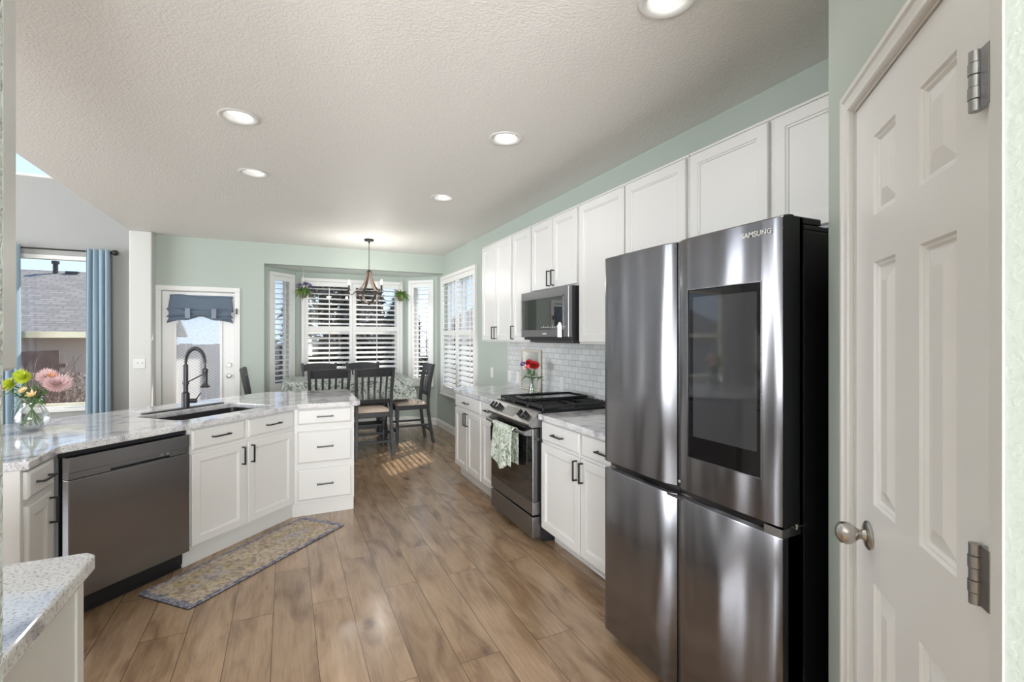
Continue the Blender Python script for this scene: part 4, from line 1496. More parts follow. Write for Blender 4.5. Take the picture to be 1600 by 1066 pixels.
# dishwasher
dw = thing('dishwasher', 'black stainless dishwasher with a pocket handle, set in the angled side of the peninsula', 'dishwasher', (*p45(0.0), 0), PI / 4)
MB().b(0.03, 0.660, 0.035, 0.58, 0.03, 0.872).build('tub', CASE, dw)
MB().b(0.012, 0.664, 0.008, 0.07, 0.845, 0.874).build('top_gasket', CASE, dw)
x0, x1 = 0.038, 0.660
dd = MB()
zb, zt = 0.118, 0.842
dd.rings([[(x, -0.03, zb), (x, -0.03, 0.728), (x, 0.02, 0.728), (x, 0.02, zb)] for x in (x0, x1)])
ddo = dd.build('door', BSTEEL2, dw, bevel=0.003)
# control fascia with pocket
px0, px1 = x0 + 0.19, x1 - 0.12
fa = MB()
fa.rings([[(x, -0.030, 0.765), (x, -0.030, zt), (x, 0.02, zt), (x, 0.02, 0.765)] for x in (x0, x1)])
for (a, b_) in ((x0, px0), (px1, x1)):
    fa.b(a, b_, -0.0255, 0.02, 0.730, 0.765)
fa.b(px0, px1, 0.012, 0.02, 0.730, 0.766)
fa.build('control_fascia', BSTEEL2, ddo, bevel=0.002)
MB().b(0.03, 0.660, 0.045, 0.06, 0.0, 0.112).build('toe_panel', BLKPL, dw)

# ------------------------------------------------------------------ near-left counter and upper cabinet
nc = thing('base_cabinet', 'white base cabinet at the lower left corner of the view, beside the camera', 'cabinet', (-0.452, -0.6, 0), PI / 2, 'white base cabinets with black bar pulls')
MB().b(0.86, 2.095, 0.0, 0.60, 0.10, 0.876).build('carcass', CAB, nc, bevel=0.0015)
MB().b(0.86, 2.095, 0.055, 0.07, 0.0, 0.10).build('toe_kick', CAB, nc)
MB().b(2.095, 2.099, -0.006, 0.60, 0.0, 0.876).b(2.06, 2.097, -0.006, 0, 0, 0.876).build('end_panel', CAB, nc, bevel=0.001)
counter('countertop', 'pale granite countertop in the lower left corner, seen from above', [(-1.06, 0.25), (-0.450, 0.25), (-0.450, 0.86), (-0.425, 0.86), (-0.425, 1.505), (-0.445, 1.528), (-1.06, 1.528)])
uc = thing('wall_cabinet', 'white wall cabinet at the left edge of the view above the near counter', 'cabinet', (-0.592, 0.0, 0), PI / 2, 'white wall cabinets')
MB().b(0.3, 1.545, 0.0, 0.465, 1.37, CH - 0.003).build('carcass', CAB, uc, bevel=0.002)
door_mb(0.75, 1.150, 1.375, 2.60).build('door', CAB, uc)
door_mb(1.155, 1.512, 1.375, 2.60, st=0.06).build('door', CAB, uc)

# ------------------------------------------------------------------ rug
rug = MB()
rw, rd = 0.61, 0.205
rug.prism(rrect(rw, rd, 0.018, 3), 0.004, 0.009)
a0 = Vector((-0.744, 3.318)); a1 = Vector((-0.459, 3.03)); a2 = Vector((0.405, 3.872)); a3 = Vector((0.106, 4.156))
rc = (a0 + a1 + a2 + a3) / 4
rd_ = (a2 - a1)
ru = thing('rug', 'faded cream and blue patterned runner rug lying in front of the sink cabinet', 'rug', (rc.x, rc.y, 0), math.atan2(rd_.y, rd_.x))
rug.build('pile', RUG, ru)
MB().prism(rrect(rw + 0.002, rd + 0.002, 0.019, 3), 0.0005, 0.004).build('backing', BACKR, ru)
# ------------------------------------------------------------------ recessed lights
LL = ['farthest left recessed ceiling light above the peninsula', 'recessed ceiling light behind the left one, above the sink end', 'recessed ceiling light in front of the wall cabinets, nearer of the right-hand pair', 'farthest right recessed ceiling light before the dining area', 'recessed ceiling light cut by the top edge of the view']
LL[0] = 'round recessed ceiling light over the dishwasher, larger of the two on the left'
LL[1] = 'round recessed ceiling light beyond the left one, above the sink end of the peninsula'
for (x, y), lab in zip(LIGHTS, LL):
    root = thing('recessed_light', lab, 'ceiling light', (x, y, CH), 0, 'recessed ceiling lights')
    MB().lathe([(0.078, 0.0), (0.105, -0.0005), (0.108, -0.004), (0.100, -0.007), (0.082, -0.004), (0.074, 0.004), (0.066, 0.05), (0.066, 0.075)], 36, cap0=False, cap1=False).build('trim_ring', TRIM, root, smooth=40)
    MB().lathe([(0.0655, 0.030), (0.0, 0.026)], 32, cap0=False).build('lens', LAMPM, root)
    d = bpy.data.lights.new('downlight', 'SPOT')
    d.energy = 9
    d.spot_size = R(150)
    d.spot_blend = 0.8
    d.shadow_soft_size = 0.075
    d.color = (1, 0.96, 0.90)
    o = bpy.data.objects.new('downlight', d)
    COL.objects.link(o)
    o.location = (x, y, CH - 0.012)

# ------------------------------------------------------------------ curtains
cr_ = thing('curtain_rod', 'dark bronze curtain rod with a round finial above the left window', 'curtain rod', (-3.1, 7.2, 2.455))
MB().tube([(0, 0, 0), (1.19, 0, 0)], 0.0095, 12).build('rod', BRONZE, cr_, smooth=40)
MB().lathe([(0.010, 0), (0.018, 0.006), (0.010, 0.014), (0.022, 0.028), (0.033, 0.05), (0.034, 0.065), (0.024, 0.085), (0, 0.093)], 20, (1.19, 0, 0), (1, 0, 0)).build('finial', BRONZE, cr_, smooth=50)
MB().b(1.165, 1.178, 0, 0.1, -0.012, 0.008).b(1.160, 1.183, 0.088, 0.1, -0.05, 0.03).b(0.1, 0.113, 0, 0.1, -0.012, 0.008).build('bracket', BRONZE, cr_, bevel=0.002)
def curtain(label, x0, x1, folds):
    mb = MB()
    def f(u, v):
        sp_ = 1 + 0.10 * v
        xc = (x0 + x1) / 2
        x = xc + (x0 + (x1 - x0) * u - xc) * sp_
        ph = u * folds * 2 * PI
        y = 7.185 + 0.040 * math.sin(ph) + 0.006 * math.sin(ph * 2.3 + v * 3)
        return (x + 0.010 * math.cos(ph), y, 2.48 - v * 2.45)
    mb.grid(f, folds * 16, 20)
    return tag(mb.build('curtain', CURT, solid=0.003, smooth=80), label, 'curtain', 'pale blue curtains')
curtain('light blue grommet curtain panel hanging right of the left window', -2.125, -1.905, 4)
curtain('light blue curtain panel behind the flower vase at the left edge of the view', -2.98, -2.70, 4)

# ------------------------------------------------------------------ dining set
def sec(path_, w, d):
    rs = []
    for (x, y, z) in path_:
        rs.append([(x - w / 2, y - d / 2, z), (x + w / 2, y - d / 2, z), (x + w / 2, y + d / 2, z), (x - w / 2, y + d / 2, z)])
    return rs
def make_chair(label):
    c = thing('dining_chair', label, 'chair', (0, 0, 0), 0, 'charcoal slat-back dining chairs')
    hw = 0.205
    for s in (-1, 1):
        x = s * hw
        MB().rings(sec([(x * 1.06, -0.285, 0), (x * 1.03, -0.245, 0.22), (x, -0.215, 0.46), (x, -0.213, 0.58), (x * 1.02, -0.235, 0.80), (x * 1.08, -0.285, 1.075)], 0.034, 0.042)).build('leg', CHAIRM, c, bevel=0.003)
        prof = [(0.014, 0.0), (0.018, 0.03), (0.015, 0.05), (0.019, 0.075), (0.0215, 0.20), (0.0185, 0.30), (0.024, 0.315), (0.024, 0.335), (0.018, 0.345), (0.024, 0.36)]
        MB().lathe(prof, 12, (s * (hw - 0.004), 0.205, 0)).b(s * (hw - 0.004) - 0.022, s * (hw - 0.004) + 0.022, 0.183, 0.227, 0.36, 0.515).build('leg', CHAIRM, c, smooth=35)
        MB().b(x - 0.011, x + 0.011, -0.24, 0.20, 0.235, 0.262).build('side_stretcher', CHAIRM, c, bevel=0.002)
    MB().b(-hw, hw, -0.262, -0.242, 0.155, 0.185).build('rear_stretcher', CHAIRM, c, bevel=0.002)
    MB().b(-hw, hw, 0.195, 0.217, 0.165, 0.20).build('front_stretcher', CHAIRM, c, bevel=0.002)
    MB().b(-hw - 0.012, hw + 0.012, -0.225, 0.235, 0.465, 0.525).build('seat_frame', CHAIRM, c, bevel=0.006)
    cu = MB()
    def cush(u, v):
        a, b_ = 2 * u - 1, 2 * v - 1
        k = (1 - abs(a) ** 5) * (1 - abs(b_) ** 5)
        return (a * 0.205, 0.01 + b_ * 0.205, 0.524 + 0.052 * max(0, k) ** 0.45)
    cu.grid(cush, 20, 20)
    cu.build('cushion', CUSH, c, smooth=80)
    tr = MB()
    n = 12
    rs = []
    for i in range(n + 1):
        u = i / n * 2 - 1
        x = u * (hw * 1.08 - 0.012)
        bow = -0.022 * (1 - u * u)
        top = 1.055 + 0.018 * (1 - u * u)
        rs.append([(x, -0.262 + bow, 0.965), (x, -0.290 + bow, top), (x, -0.268 + bow, top), (x, -0.240 + bow, 0.965)])
    tr.rings(rs)
    tr.build('top_rail', CHAIRM, c, bevel=0.003)
    rs = []
    for i in range(n + 1):
        u = i / n * 2 - 1
        x = u * (hw * 1.0)
        bow = -0.010 * (1 - u * u)
        rs.append([(x, -0.228 + bow, 0.64), (x, -0.242 + bow, 0.69), (x, -0.222 + bow, 0.69), (x, -0.208 + bow, 0.64)])
    MB().rings(rs).build('lower_rail', CHAIRM, c, bevel=0.003)
    for k in range(5):
        u = (k - 2) / 3.0
        xb, xt = u * hw, u * hw * 1.06
        bt = -0.022 * (1 - u * u)
        bb = -0.010 * (1 - u * u)
        MB().rings(sec([(xb, -0.232 + bb, 0.685), (xb * 0.5 + xt * 0.5, -0.236 + bb, 0.80), (xt, -0.262 + bt, 0.975)], 0.024, 0.011)).build('slat', CHAIRM, c, bevel=0.002)
    return c
ch0 = make_chair('x')
spots = [((0.965, 6.195), 0.02, 'charcoal slat-back chair fully in view, its back to the room at the table front'),
         ((0.455, 6.19), 0.0, 'charcoal slat-back chair with its lower half hidden by the end of the peninsula'),
         ((1.545, 6.615), PI / 2, 'charcoal slat-back chair at the right end of the dining table'),
         ((-0.185, 6.60), -PI / 2, 'charcoal slat-back chair at the left end of the dining table, only its back showing'),
         ((0.43, 7.085), PI, 'charcoal chair behind the table in front of the left half of the bay shutter'),
         ((1.03, 7.085), PI, 'charcoal chair behind the table in front of the right half of the bay shutter')]
for i, (p, a, lab) in enumerate(spots):
    c = ch0 if i == 0 else copy_tree(ch0)
    c.location = (p[0], p[1], 0)
    c.rotation_euler = (0, 0, a)
    c['label'] = lab
TX0, TX1, TY0, TY1, TZ = -0.02, 1.50, 6.24, 7.12, 0.905
tb = thing('dining_table', 'counter-height dark dining table standing in the bay under the leaf-print cloth', 'table', ((TX0 + TX1) / 2, (TY0 + TY1) / 2, 0))
hx, hy = (TX1 - TX0) / 2, (TY1 - TY0) / 2
MB().b(-hx + 0.01, hx - 0.01, -hy + 0.01, hy - 0.01, TZ - 0.035, TZ - 0.001).build('tabletop', CHAIRM, tb, bevel=0.004)
MB().b(-hx + 0.10, hx - 0.10, -hy + 0.10, hy - 0.10, TZ - 0.12, TZ - 0.035).build('apron', CHAIRM, tb)
for sx_ in (-1, 1):
    for sy_ in (-1, 1):
        MB().lathe([(0.036, 0), (0.042, 0.04), (0.034, 0.07), (0.044, 0.11), (0.044, 0.24), (0.034, 0.28), (0.046, 0.45), (0.036, 0.62), (0.046, 0.66), (0.046, 0.79)], 16, (sx_ * 0.46, sy_ * 0.115, 0)).build('leg', CHAIRM, tb, smooth=35)
MB().b(-0.46, 0.46, -0.13, 0.13, 0.255, 0.285).build('shelf', CHAIRM, tb, bevel=0.004)
tcl = MB()
OV = 0.275
def cloth(u, v):
    X = -hx - OV + (2 * hx + 2 * OV) * u
    Y = -hy - OV + (2 * hy + 2 * OV) * v
    ex = max(0, abs(X) - hx)
    ey = max(0, abs(Y) - hy)
    if ex == 0 and ey == 0:
        return (X, Y, TZ + 0.004)
    dx = math.copysign(1, X) if ex > 0 else 0
    dy = math.copysign(1, Y) if ey > 0 else 0
    dist = math.hypot(ex, ey)
    cornerness = min(ex, ey) / (max(ex, ey) + 1e-6)
    if ex > 0 and ey > 0:
        nx, ny = ex / dist * dx, ey / dist * dy
    else:
        nx, ny = dx, dy
    wave = math.sin((X * 1.0 + Y * 1.3) * 19) * 0.5 + math.sin((X - Y) * 31) * 0.25
    flare = 0.10 + 0.14 * cornerness + 0.05 * wave
    cx = max(-hx, min(hx, X))
    cy = max(-hy, min(hy, Y))
    drop = dist * (0.985 - 0.06 * cornerness)
    o_ = dist * flare + 0.008 * min(1, dist / 0.02)
    return (cx + nx * o_, cy + ny * o_, TZ + 0.004 - drop + 0.0015)
tcl.grid(cloth, 120, 80)
t = tcl.build('tablecloth', CLOTH, solid=0.002, smooth=80)
t.location = (hx + TX0, hy + TY0, 0)
tag(t, 'grey-green leaf-print tablecloth draped over the dining table', 'tablecloth')

# ------------------------------------------------------------------ chandelier
chn = thing('chandelier', 'small dark chandelier of curved weathered wood arms with candle bulbs, hanging over the table', 'chandelier', (0.985, 6.47, 0))
MB().lathe([(0.062, CH - 0.0005), (0.062, CH - 0.012), (0.054, CH - 0.024), (0.012, CH - 0.030), (0.008, CH - 0.055), (0, CH - 0.055)], 28).build('canopy', BRONZE, chn, smooth=30)
mb = MB()
z = CH - 0.05
k = 0
while z > 2.335:
    a = (k % 2) * PI / 2
    pts = [(0.007 * math.cos(q * PI / 4) * math.cos(a), 0.007 * math.cos(q * PI / 4) * math.sin(a), z - 0.013 + 0.017 * math.sin(q * PI / 4)) for q in range(8)]
    mb.tube(pts, 0.0022, 5, loop=True)
    z -= 0.0245
    k += 1
mb.build('chain', BRONZE, chn)
MB().lathe([(0.0, 2.335), (0.010, 2.33), (0.030, 2.315), (0.034, 2.30), (0.034, 2.275), (0, 2.275)], 18).build('top_hub', BRONZE, chn, smooth=30)
for k in range(4):
    a = R(20 + 90 * k)
    ca, sa = math.cos(a), math.sin(a)
    rs = []
    prof = [(0.028, 2.30), (0.036, 2.24), (0.060, 2.17), (0.105, 2.10), (0.160, 2.045), (0.172, 2.02), (0.160, 1.985), (0.120, 1.935), (0.060, 1.895), (0.010, 1.885)]
    for (r_, zz) in prof:
        tx, ty = -sa * 0.016, ca * 0.016
        ox, oy = ca * 0.005, sa * 0.005
        x, y = ca * r_, sa * r_
        rs.append([(x - tx - ox, y - ty - oy, zz - 0.002), (x + tx - ox, y + ty - oy, zz - 0.002), (x + tx + ox, y + ty + oy, zz + 0.002), (x - tx + ox, y - ty + oy, zz + 0.002)])
    MB().rings(rs).build('wood_arm', WALNUT, chn)
MB().tube([(0.170 * math.cos(2 * PI * i / 40), 0.170 * math.sin(2 * PI * i / 40), 2.035) for i in range(40)], 0.0075, 6, sy=1.6, loop=True).build('ring', BRONZE, chn, smooth=40)
for k in range(3):
    a = R(-61 + 120 * k)
    ca, sa = math.cos(a), math.sin(a)
    pts = [(ca * r_, sa * r_, zz) for (r_, zz) in ((0.165, 2.035), (0.185, 2.03), (0.195, 2.005), (0.215, 1.995), (0.240, 2.005), (0.250, 2.035), (0.250, 2.05))]
    arm = MB().tube(pts, 0.005, 8).lathe([(0.0, 2.046), (0.030, 2.050), (0.030, 2.054), (0.012, 2.056), (0.012, 2.115), (0, 2.115)], 14, (ca * 0.25, sa * 0.25, 0)).build('candle_arm', BRONZE, chn, smooth=35)
    cl = bpy.data.objects.new('candle_light', bpy.data.lights.new('candle_light', 'POINT'))
    cl.data.energy = 5.5
    cl.data.shadow_soft_size = 0.04
    cl.data.color = (1, 0.96, 0.9)
    cl.location = (0.985 + ca * 0.25, 6.47 + sa * 0.25, 2.225)
    COL.objects.link(cl)
    MB().lathe([(0.006, 2.115), (0.014, 2.130), (0.0145, 2.145), (0.010, 2.165), (0.003, 2.185), (0, 2.188)], 12, (ca * 0.25, sa * 0.25, 0)).build('bulb', BULBM, arm, smooth=60)
MB().lathe([(0, 1.865), (0.008, 1.87), (0.016, 1.882), (0.016, 1.895), (0, 1.90)], 14).build('bottom_knob', BRONZE, chn, smooth=40)

# ------------------------------------------------------------------ plants and flowers
def leaf_quad(mb, base, d, L, w, bend=0.25, up=Vector((0, 0, 1))):
    base, d = Vector(base), Vector(d).normalized()
    side = d.cross(up)
    side = side.normalized() if side.length > 1e-4 else Vector((1, 0, 0))
    nrm_ = side.cross(d)
    pts = []
    for (q, ww) in ((0, 0.12), (0.3, 0.85), (0.6, 0.9), (0.85, 0.45), (1, 0.02)):
        c = base + d * L * q - nrm_ * bend * L * q * q * -1 * -1
        c.z -= bend * L * q * q
        pts.append((tuple(c - side * w * ww / 2), tuple(c + nrm_ * w * 0.08), tuple(c + side * w * ww / 2)))
    vs = [p for row in pts for p in row]
    fs = []
    for i in range(4):
        for j in range(2):
            fs.append((i * 3 + j, i * 3 + j + 1, (i + 1) * 3 + j + 1, (i + 1) * 3 + j))
    mb.add(vs, fs)
def hanging(label, loc, seed, violet, top):
    rnd = random.Random(seed)
    root = thing('hanging_planter', label, 'planter', loc)
    MB().lathe([(0.0, -0.05), (0.042, -0.05), (0.052, 0.02), (0.058, 0.045), (0.060, 0.05), (0.054, 0.05), (0.050, 0.03), (0, 0.03)], 18).build('pot', POTM, root, smooth=40)
    mb = MB()
    for k in range(3):
        a = 2 * PI * k / 3 + 0.4
        mb.tube([(0.057 * math.cos(a), 0.057 * math.sin(a), 0.045), (0.012 * math.cos(a), 0.012 * math.sin(a), 0.20), (0, 0, 0.27)], 0.003, 5)
    mb.tube([(0, 0, 0.27), (0, 0, top)], 0.003, 5)
    mb.build('hanging_cord', ROPE, root)
    lf, lf2 = MB(), MB()
    for i in range(170):
        a = rnd.uniform(0, 2 * PI)
        e = rnd.uniform(-0.3, 1.4)
        d = Vector((math.cos(a) * math.cos(e), math.sin(a) * math.cos(e), math.sin(e)))
        b_ = Vector((0.035 * math.cos(a), 0.035 * math.sin(a), 0.05))
        leaf_quad(lf if i % 2 else lf2, b_, d, rnd.uniform(0.05, 0.125), rnd.uniform(0.010, 0.026), rnd.uniform(0.1, 0.8))
    lf.build('foliage', LEAF, root)
    lf2.build('light_foliage', LEAF2, root)
    if violet:
        fl_ = MB()
        for i in range(150):
            a = rnd.uniform(0, 2 * PI)
            e = rnd.uniform(0.35, 1.5)
            q = rnd.uniform(0.09, 0.125)
            p = Vector((math.cos(a) * math.cos(e) * q * 1.2 + 0.02, math.sin(a) * math.cos(e) * q, 0.05 + math.sin(e) * q))
            for k in range(2):
                leaf_quad(fl_, p, (rnd.uniform(-1, 1), rnd.uniform(-1, 1), rnd.uniform(-0.2, 1)), 0.022, 0.014, 0.2)
        fl_.build('blossoms', PURP, root)
    return root
hanging('small hanging pot with violet blossoms and green leaves at the left of the bay', (0.225, 7.50, 2.065), 3, True, 2.449 - 2.065)
hanging('small hanging pot with green and yellow foliage at the right of the bay', (1.625, 7.50, 2.065), 8, False, 2.449 - 2.065)

def blossom(kind, mats_, parent, p, d, r, seed=0):
    rnd = random.Random(seed)
    d = Vector(d).normalized()
    Q = Vector((0, 0, 1)).rotation_difference(d).to_matrix().to_4x4()
    mb = MB()
    mb.M = Matrix.Translation(p) @ Q
    if kind == 'mum':
        layers = [(1.0, -0.1, 26), (1.0, 0.2, 26), (0.88, 0.5, 22), (0.7, 0.85, 16), (0.5, 1.15, 12)]
    elif kind == 'pompon':
        layers = [(1.0, -0.5, 24), (1.05, -0.1, 26), (1.05, 0.3, 26), (1.0, 0.65, 22), (0.92, 1.0, 16), (0.85, 1.35, 8)]
    elif kind == 'lily':
        layers = [(1.0, 0.5, 6), (0.8, 0.8, 5)]
    else:
        layers = [(1.0, 0.2, 14), (0.8, 0.6, 10)]
    wd = {'mum': 0.30, 'pompon': 0.28, 'lily': 0.5}.get(kind, 0.35)
    for (q, e, n) in layers:
        o = rnd.uniform(0, 1)
        for i in range(n):
            a = 2 * PI * (i + o) / n
            leaf_quad(mb, (0, 0, 0), (math.cos(a) * math.cos(e), math.sin(a) * math.cos(e), math.sin(e)), r * q * rnd.uniform(0.92, 1.05), r * wd, -0.15)
    mb.M = Matrix()
    f = mb.build('flower_head', mats_[0], parent)
    c = MB()
    c.M = Matrix.Translation(p) @ Q
    c.lathe([(0.0, 0), (r * 0.22, 0.0), (r * 0.20, r * 0.16), (0, r * 0.22)], 12)
    c.M = Matrix()
    c.build('flower_centre', mats_[1], f, smooth=60)
    return f
def cut_stem(label, base, foot, neck, tip, kind, mats_, r, grp, leaves=2, seed=1, cat='flower', head_dir=None, lm=LEAF):
    rnd = random.Random(seed)
    root = thing('flower_stem' if kind else 'leaf_spray', label, cat, base, 0, grp)
    foot, neck, tip = Vector(foot), Vector(neck), Vector(tip)
    pts = [foot, foot.lerp(neck, 0.5), neck, neck.lerp(tip, 0.5) + Vector((0, 0, 0.004)), tip]
    MB().tube(pts, 0.0022, 6).build('stem', STEM, root)
    if leaves:
        lf = MB()
        for i in range(leaves):
            q = rnd.uniform(0.15, 0.85)
            p = neck.lerp(tip, q)
            a = rnd.uniform(0, 2 * PI)
            leaf_quad(lf, p, (math.cos(a), math.sin(a), rnd.uniform(0.1, 0.9)), rnd.uniform(0.035, 0.065), rnd.uniform(0.012, 0.02), rnd.uniform(0, 0.5))
        lf.build('leaves', lm, root)
    if kind:
        blossom(kind, mats_, root, tip, head_dir or (tip - neck), r, seed)
    return root
# left vase on the peninsula
VB = (-1.315, 3.645, 0.9145)
va = thing('glass_vase', 'clear round-bellied glass vase of mixed flowers on the left end of the peninsula', 'vase', VB)
MB().lathe([(0.0, 0.004), (0.046, 0.0), (0.050, 0.004), (0.066, 0.03), (0.076, 0.062), (0.074, 0.090), (0.060, 0.122), (0.044, 0.148), (0.042, 0.165), (0.050, 0.190), (0.047, 0.190), (0.039, 0.165), (0.041, 0.146), (0.056, 0.120), (0.070, 0.090), (0.072, 0.062), (0.062, 0.030), (0.046, 0.008), (0.0, 0.008)], 32, cap0=False, cap1=False).build('vase_body', VASEG, va, smooth=60)
# image-right and toward-camera directions on the floor plane, for laying out the bouquet
rx, ry = 0.904, -0.427
def off_(r_, f_, z):
    return (rx * r_ - 0.427 * f_, ry * r_ - 0.904 * f_, z)
BQ = 'cut flowers in the round glass vase'
items = [
    ('lime green button chrysanthemum at the left of the bouquet, lowest of the lime blooms', -0.085, 0.03, 0.262, 'pompon', (LIME, LIMEC), 0.042, 4),
    ('lime green button chrysanthemum at the top of the bouquet, left of two', -0.048, 0.01, 0.312, 'pompon', (LIME, LIMEC), 0.038, 3),
    ('lime green button chrysanthemum at the top centre of the bouquet beside the blush bloom', -0.012, 0.03, 0.300, 'pompon', (LIME, LIMEC), 0.038, 3),
    ('coral pink bloom at the far left of the bouquet, above the coral bud', -0.125, 0.00, 0.272, 'mum', (CORAL, LIMEC), 0.027, 2),
    ('coral pink bud lowest at the left edge of the bouquet', -0.130, 0.02, 0.238, 'mum', (CORAL, LIMEC), 0.024, 2),
    ('coral pink bloom behind the lime chrysanthemums', -0.078, -0.03, 0.298, 'mum', (CORAL, LIMEC), 0.022, 2),
    ('small cream flower in the middle of the bouquet', 0.005, 0.05, 0.232, 'daisy', (CREAM, PEACH), 0.026, 3),
    ('cream and peach lily-like flower low at the right of the bouquet', 0.052, 0.05, 0.205, 'lily', (CREAM, PEACH), 0.032, 3),
    ('peach lily-like flower at the upper right of the bouquet', 0.105, -0.01, 0.305, 'lily', (PEACH, CREAM), 0.030, 2),
    ('large blush pink chrysanthemum on the right of the bouquet', 0.128, -0.02, 0.258, 'mum', (BLUSH, CREAM), 0.070, 2),
    ('pale blush chrysanthemum at the top right of the bouquet, smaller than its neighbour', 0.060, -0.03, 0.300, 'mum', (BLUSH, CREAM), 0.055, 2)]
for i, (lab, r_, f_, z, kind, mm, rad_, nl) in enumerate(items):
    a = i * 2.4
    ft = (0.048 * math.cos(a + PI), 0.048 * math.sin(a + PI), 0.035)
    nk = (0.026 * math.cos(a), 0.026 * math.sin(a), 0.175)
    tip = off_(r_, f_, z)
    hd = Vector(off_(r_ * 1.2, 0.14, 0.13))
    if r_ > 0.1:
        hd = Vector(off_(0.10, 0.10, 0.16))
    cut_stem(lab, VB, ft, nk, tip, kind, mm, rad_, BQ, nl, 10 + i, head_dir=hd)
for i, (lab, r_, f_, z) in enumerate([('sprig of dark narrow leaves reaching right out of the round vase', 0.095, 0.04, 0.175), ('single broad green leaf hanging over the left rim of the round vase', -0.055, 0.05, 0.13)]):
    root = thing('leaf_spray', lab, 'leaf', VB, 0, 'greenery in the round glass vase')
    tip = Vector(off_(r_, f_, z))
    nk = Vector(off_(r_ * 0.35, f_ * 0.5, 0.19))
    MB().tube([(0.01, 0.02, 0.04), (0, 0, 0.12), nk, tip], 0.002, 6).build('stem', STEM, root)
    lf = MB()
    if i == 0:
        rnd = random.Random(5)
        for k in range(14):
            q = k / 13
            p = nk.lerp(tip, q)
            leaf_quad(lf, p, off_(0.6 + 0.3 * q, rnd.uniform(-1, 1), rnd.uniform(-0.6, 0.9)), 0.045, 0.012, 0.1)
    else:
        leaf_quad(lf, nk + Vector((0, 0, 0.0)), off_(-0.4, 0.3, -0.9), 0.085, 0.036, 0.1)
        leaf_quad(lf, tip, off_(-0.2, 0.2, -1), 0.05, 0.02, 0.1)
    lf.build('leaves', LEAF, root)
rnd = random.Random(77)
FILL = [('leafy filler sprig at the left of the round vase bouquet', -0.070, 0.02, 0.235), ('leafy filler sprig in the middle of the round vase bouquet', -0.005, 0.03, 0.255), ('leafy filler sprig at the right of the round vase bouquet', 0.050, 0.02, 0.240)]
for i, (lab, r_, f_, z) in enumerate(FILL):
    root = thing('leaf_spray', lab, 'leaf', VB, 0, 'greenery in the round glass vase')
    tip = Vector(off_(r_, f_, z))
    nk = Vector((0.012 * (i - 1), 0.01, 0.165))
    MB().tube([(0.03 * (1 - i), -0.03, 0.03), nk, tip], 0.002, 6).build('stem', STEM, root)
    lf = MB()
    for k in range(46):
        p = nk.lerp(tip, rnd.random()) + Vector((rnd.uniform(-.02, .02), rnd.uniform(-.02, .02), rnd.uniform(-.01, .02)))
        leaf_quad(lf, p, off_(rnd.uniform(-1, 1), rnd.uniform(-1, 1), rnd.uniform(-0.2, 1)), rnd.uniform(0.025, 0.05), rnd.uniform(0.008, 0.015), 0.3)
    lf.build('leaves', LEAF if i != 1 else LEAF2, root)

# slim vase behind the range
VB2 = (2.065, 3.92, 0.9145)
vb_ = thing('glass_vase', 'slim clear glass vase of red flowers on the counter left of the range', 'vase', VB2)
MB().lathe([(0.0, 0.006), (0.040, 0.0), (0.044, 0.004), (0.040, 0.03), (0.028, 0.09), (0.026, 0.12), (0.036, 0.165), (0.034, 0.165), (0.023, 0.12), (0.025, 0.09), (0.037, 0.03), (0.038, 0.01), (0, 0.010)], 28, cap0=False, cap1=False).build('vase_body', VASEG, vb_, smooth=60)
BQ2 = 'cut flowers in the slim glass vase'
items = [('large red bloom in the centre of the bouquet behind the range', 0.012, 0.05, 0.270, 'mum', (REDP, LIMEC), 0.052, 3),
         ('red bloom behind and left of the large red one in the slim vase', -0.030, 0.0, 0.290, 'mum', (REDP, LIMEC), 0.040, 3),
         ('small pink and cream bloom at the left front of the red bouquet', -0.040, 0.05, 0.252, 'daisy', (CORAL, CREAM), 0.034, 3),
         ('violet aster at the left of the red bouquet', -0.085, 0.01, 0.278, 'daisy', (PURP, CREAM), 0.034, 2)]
for i, (lab, r_, f_, z, kind, mm, rad_, nl) in enumerate(items):
    a = i * 1.7
    cut_stem(lab, VB2, (0.022 * math.cos(a + PI), 0.022 * math.sin(a + PI), 0.02), (0.015 * math.cos(a), 0.015 * math.sin(a), 0.14), off_(r_, f_, z), kind, mm, rad_, BQ2, nl + 4, 40 + i, head_dir=Vector(off_(r_, 0.12, 0.12)))
for i, (lab, r_, z) in enumerate([('leafy sprig leaning right out of the slim vase', 0.105, 0.165), ('leafy sprig low at the left of the slim vase', -0.085, 0.165), ('upright leafy sprig at the top right of the slim vase', 0.060, 0.30)]):
    cut_stem(lab, VB2, (0.01, -0.01 * i, 0.02), (0.012 * (1 - i), 0.01, 0.15), off_(r_, 0.02, z), None, None, 0, 'greenery in the slim glass vase', 16, 60 + i, cat='leaf')

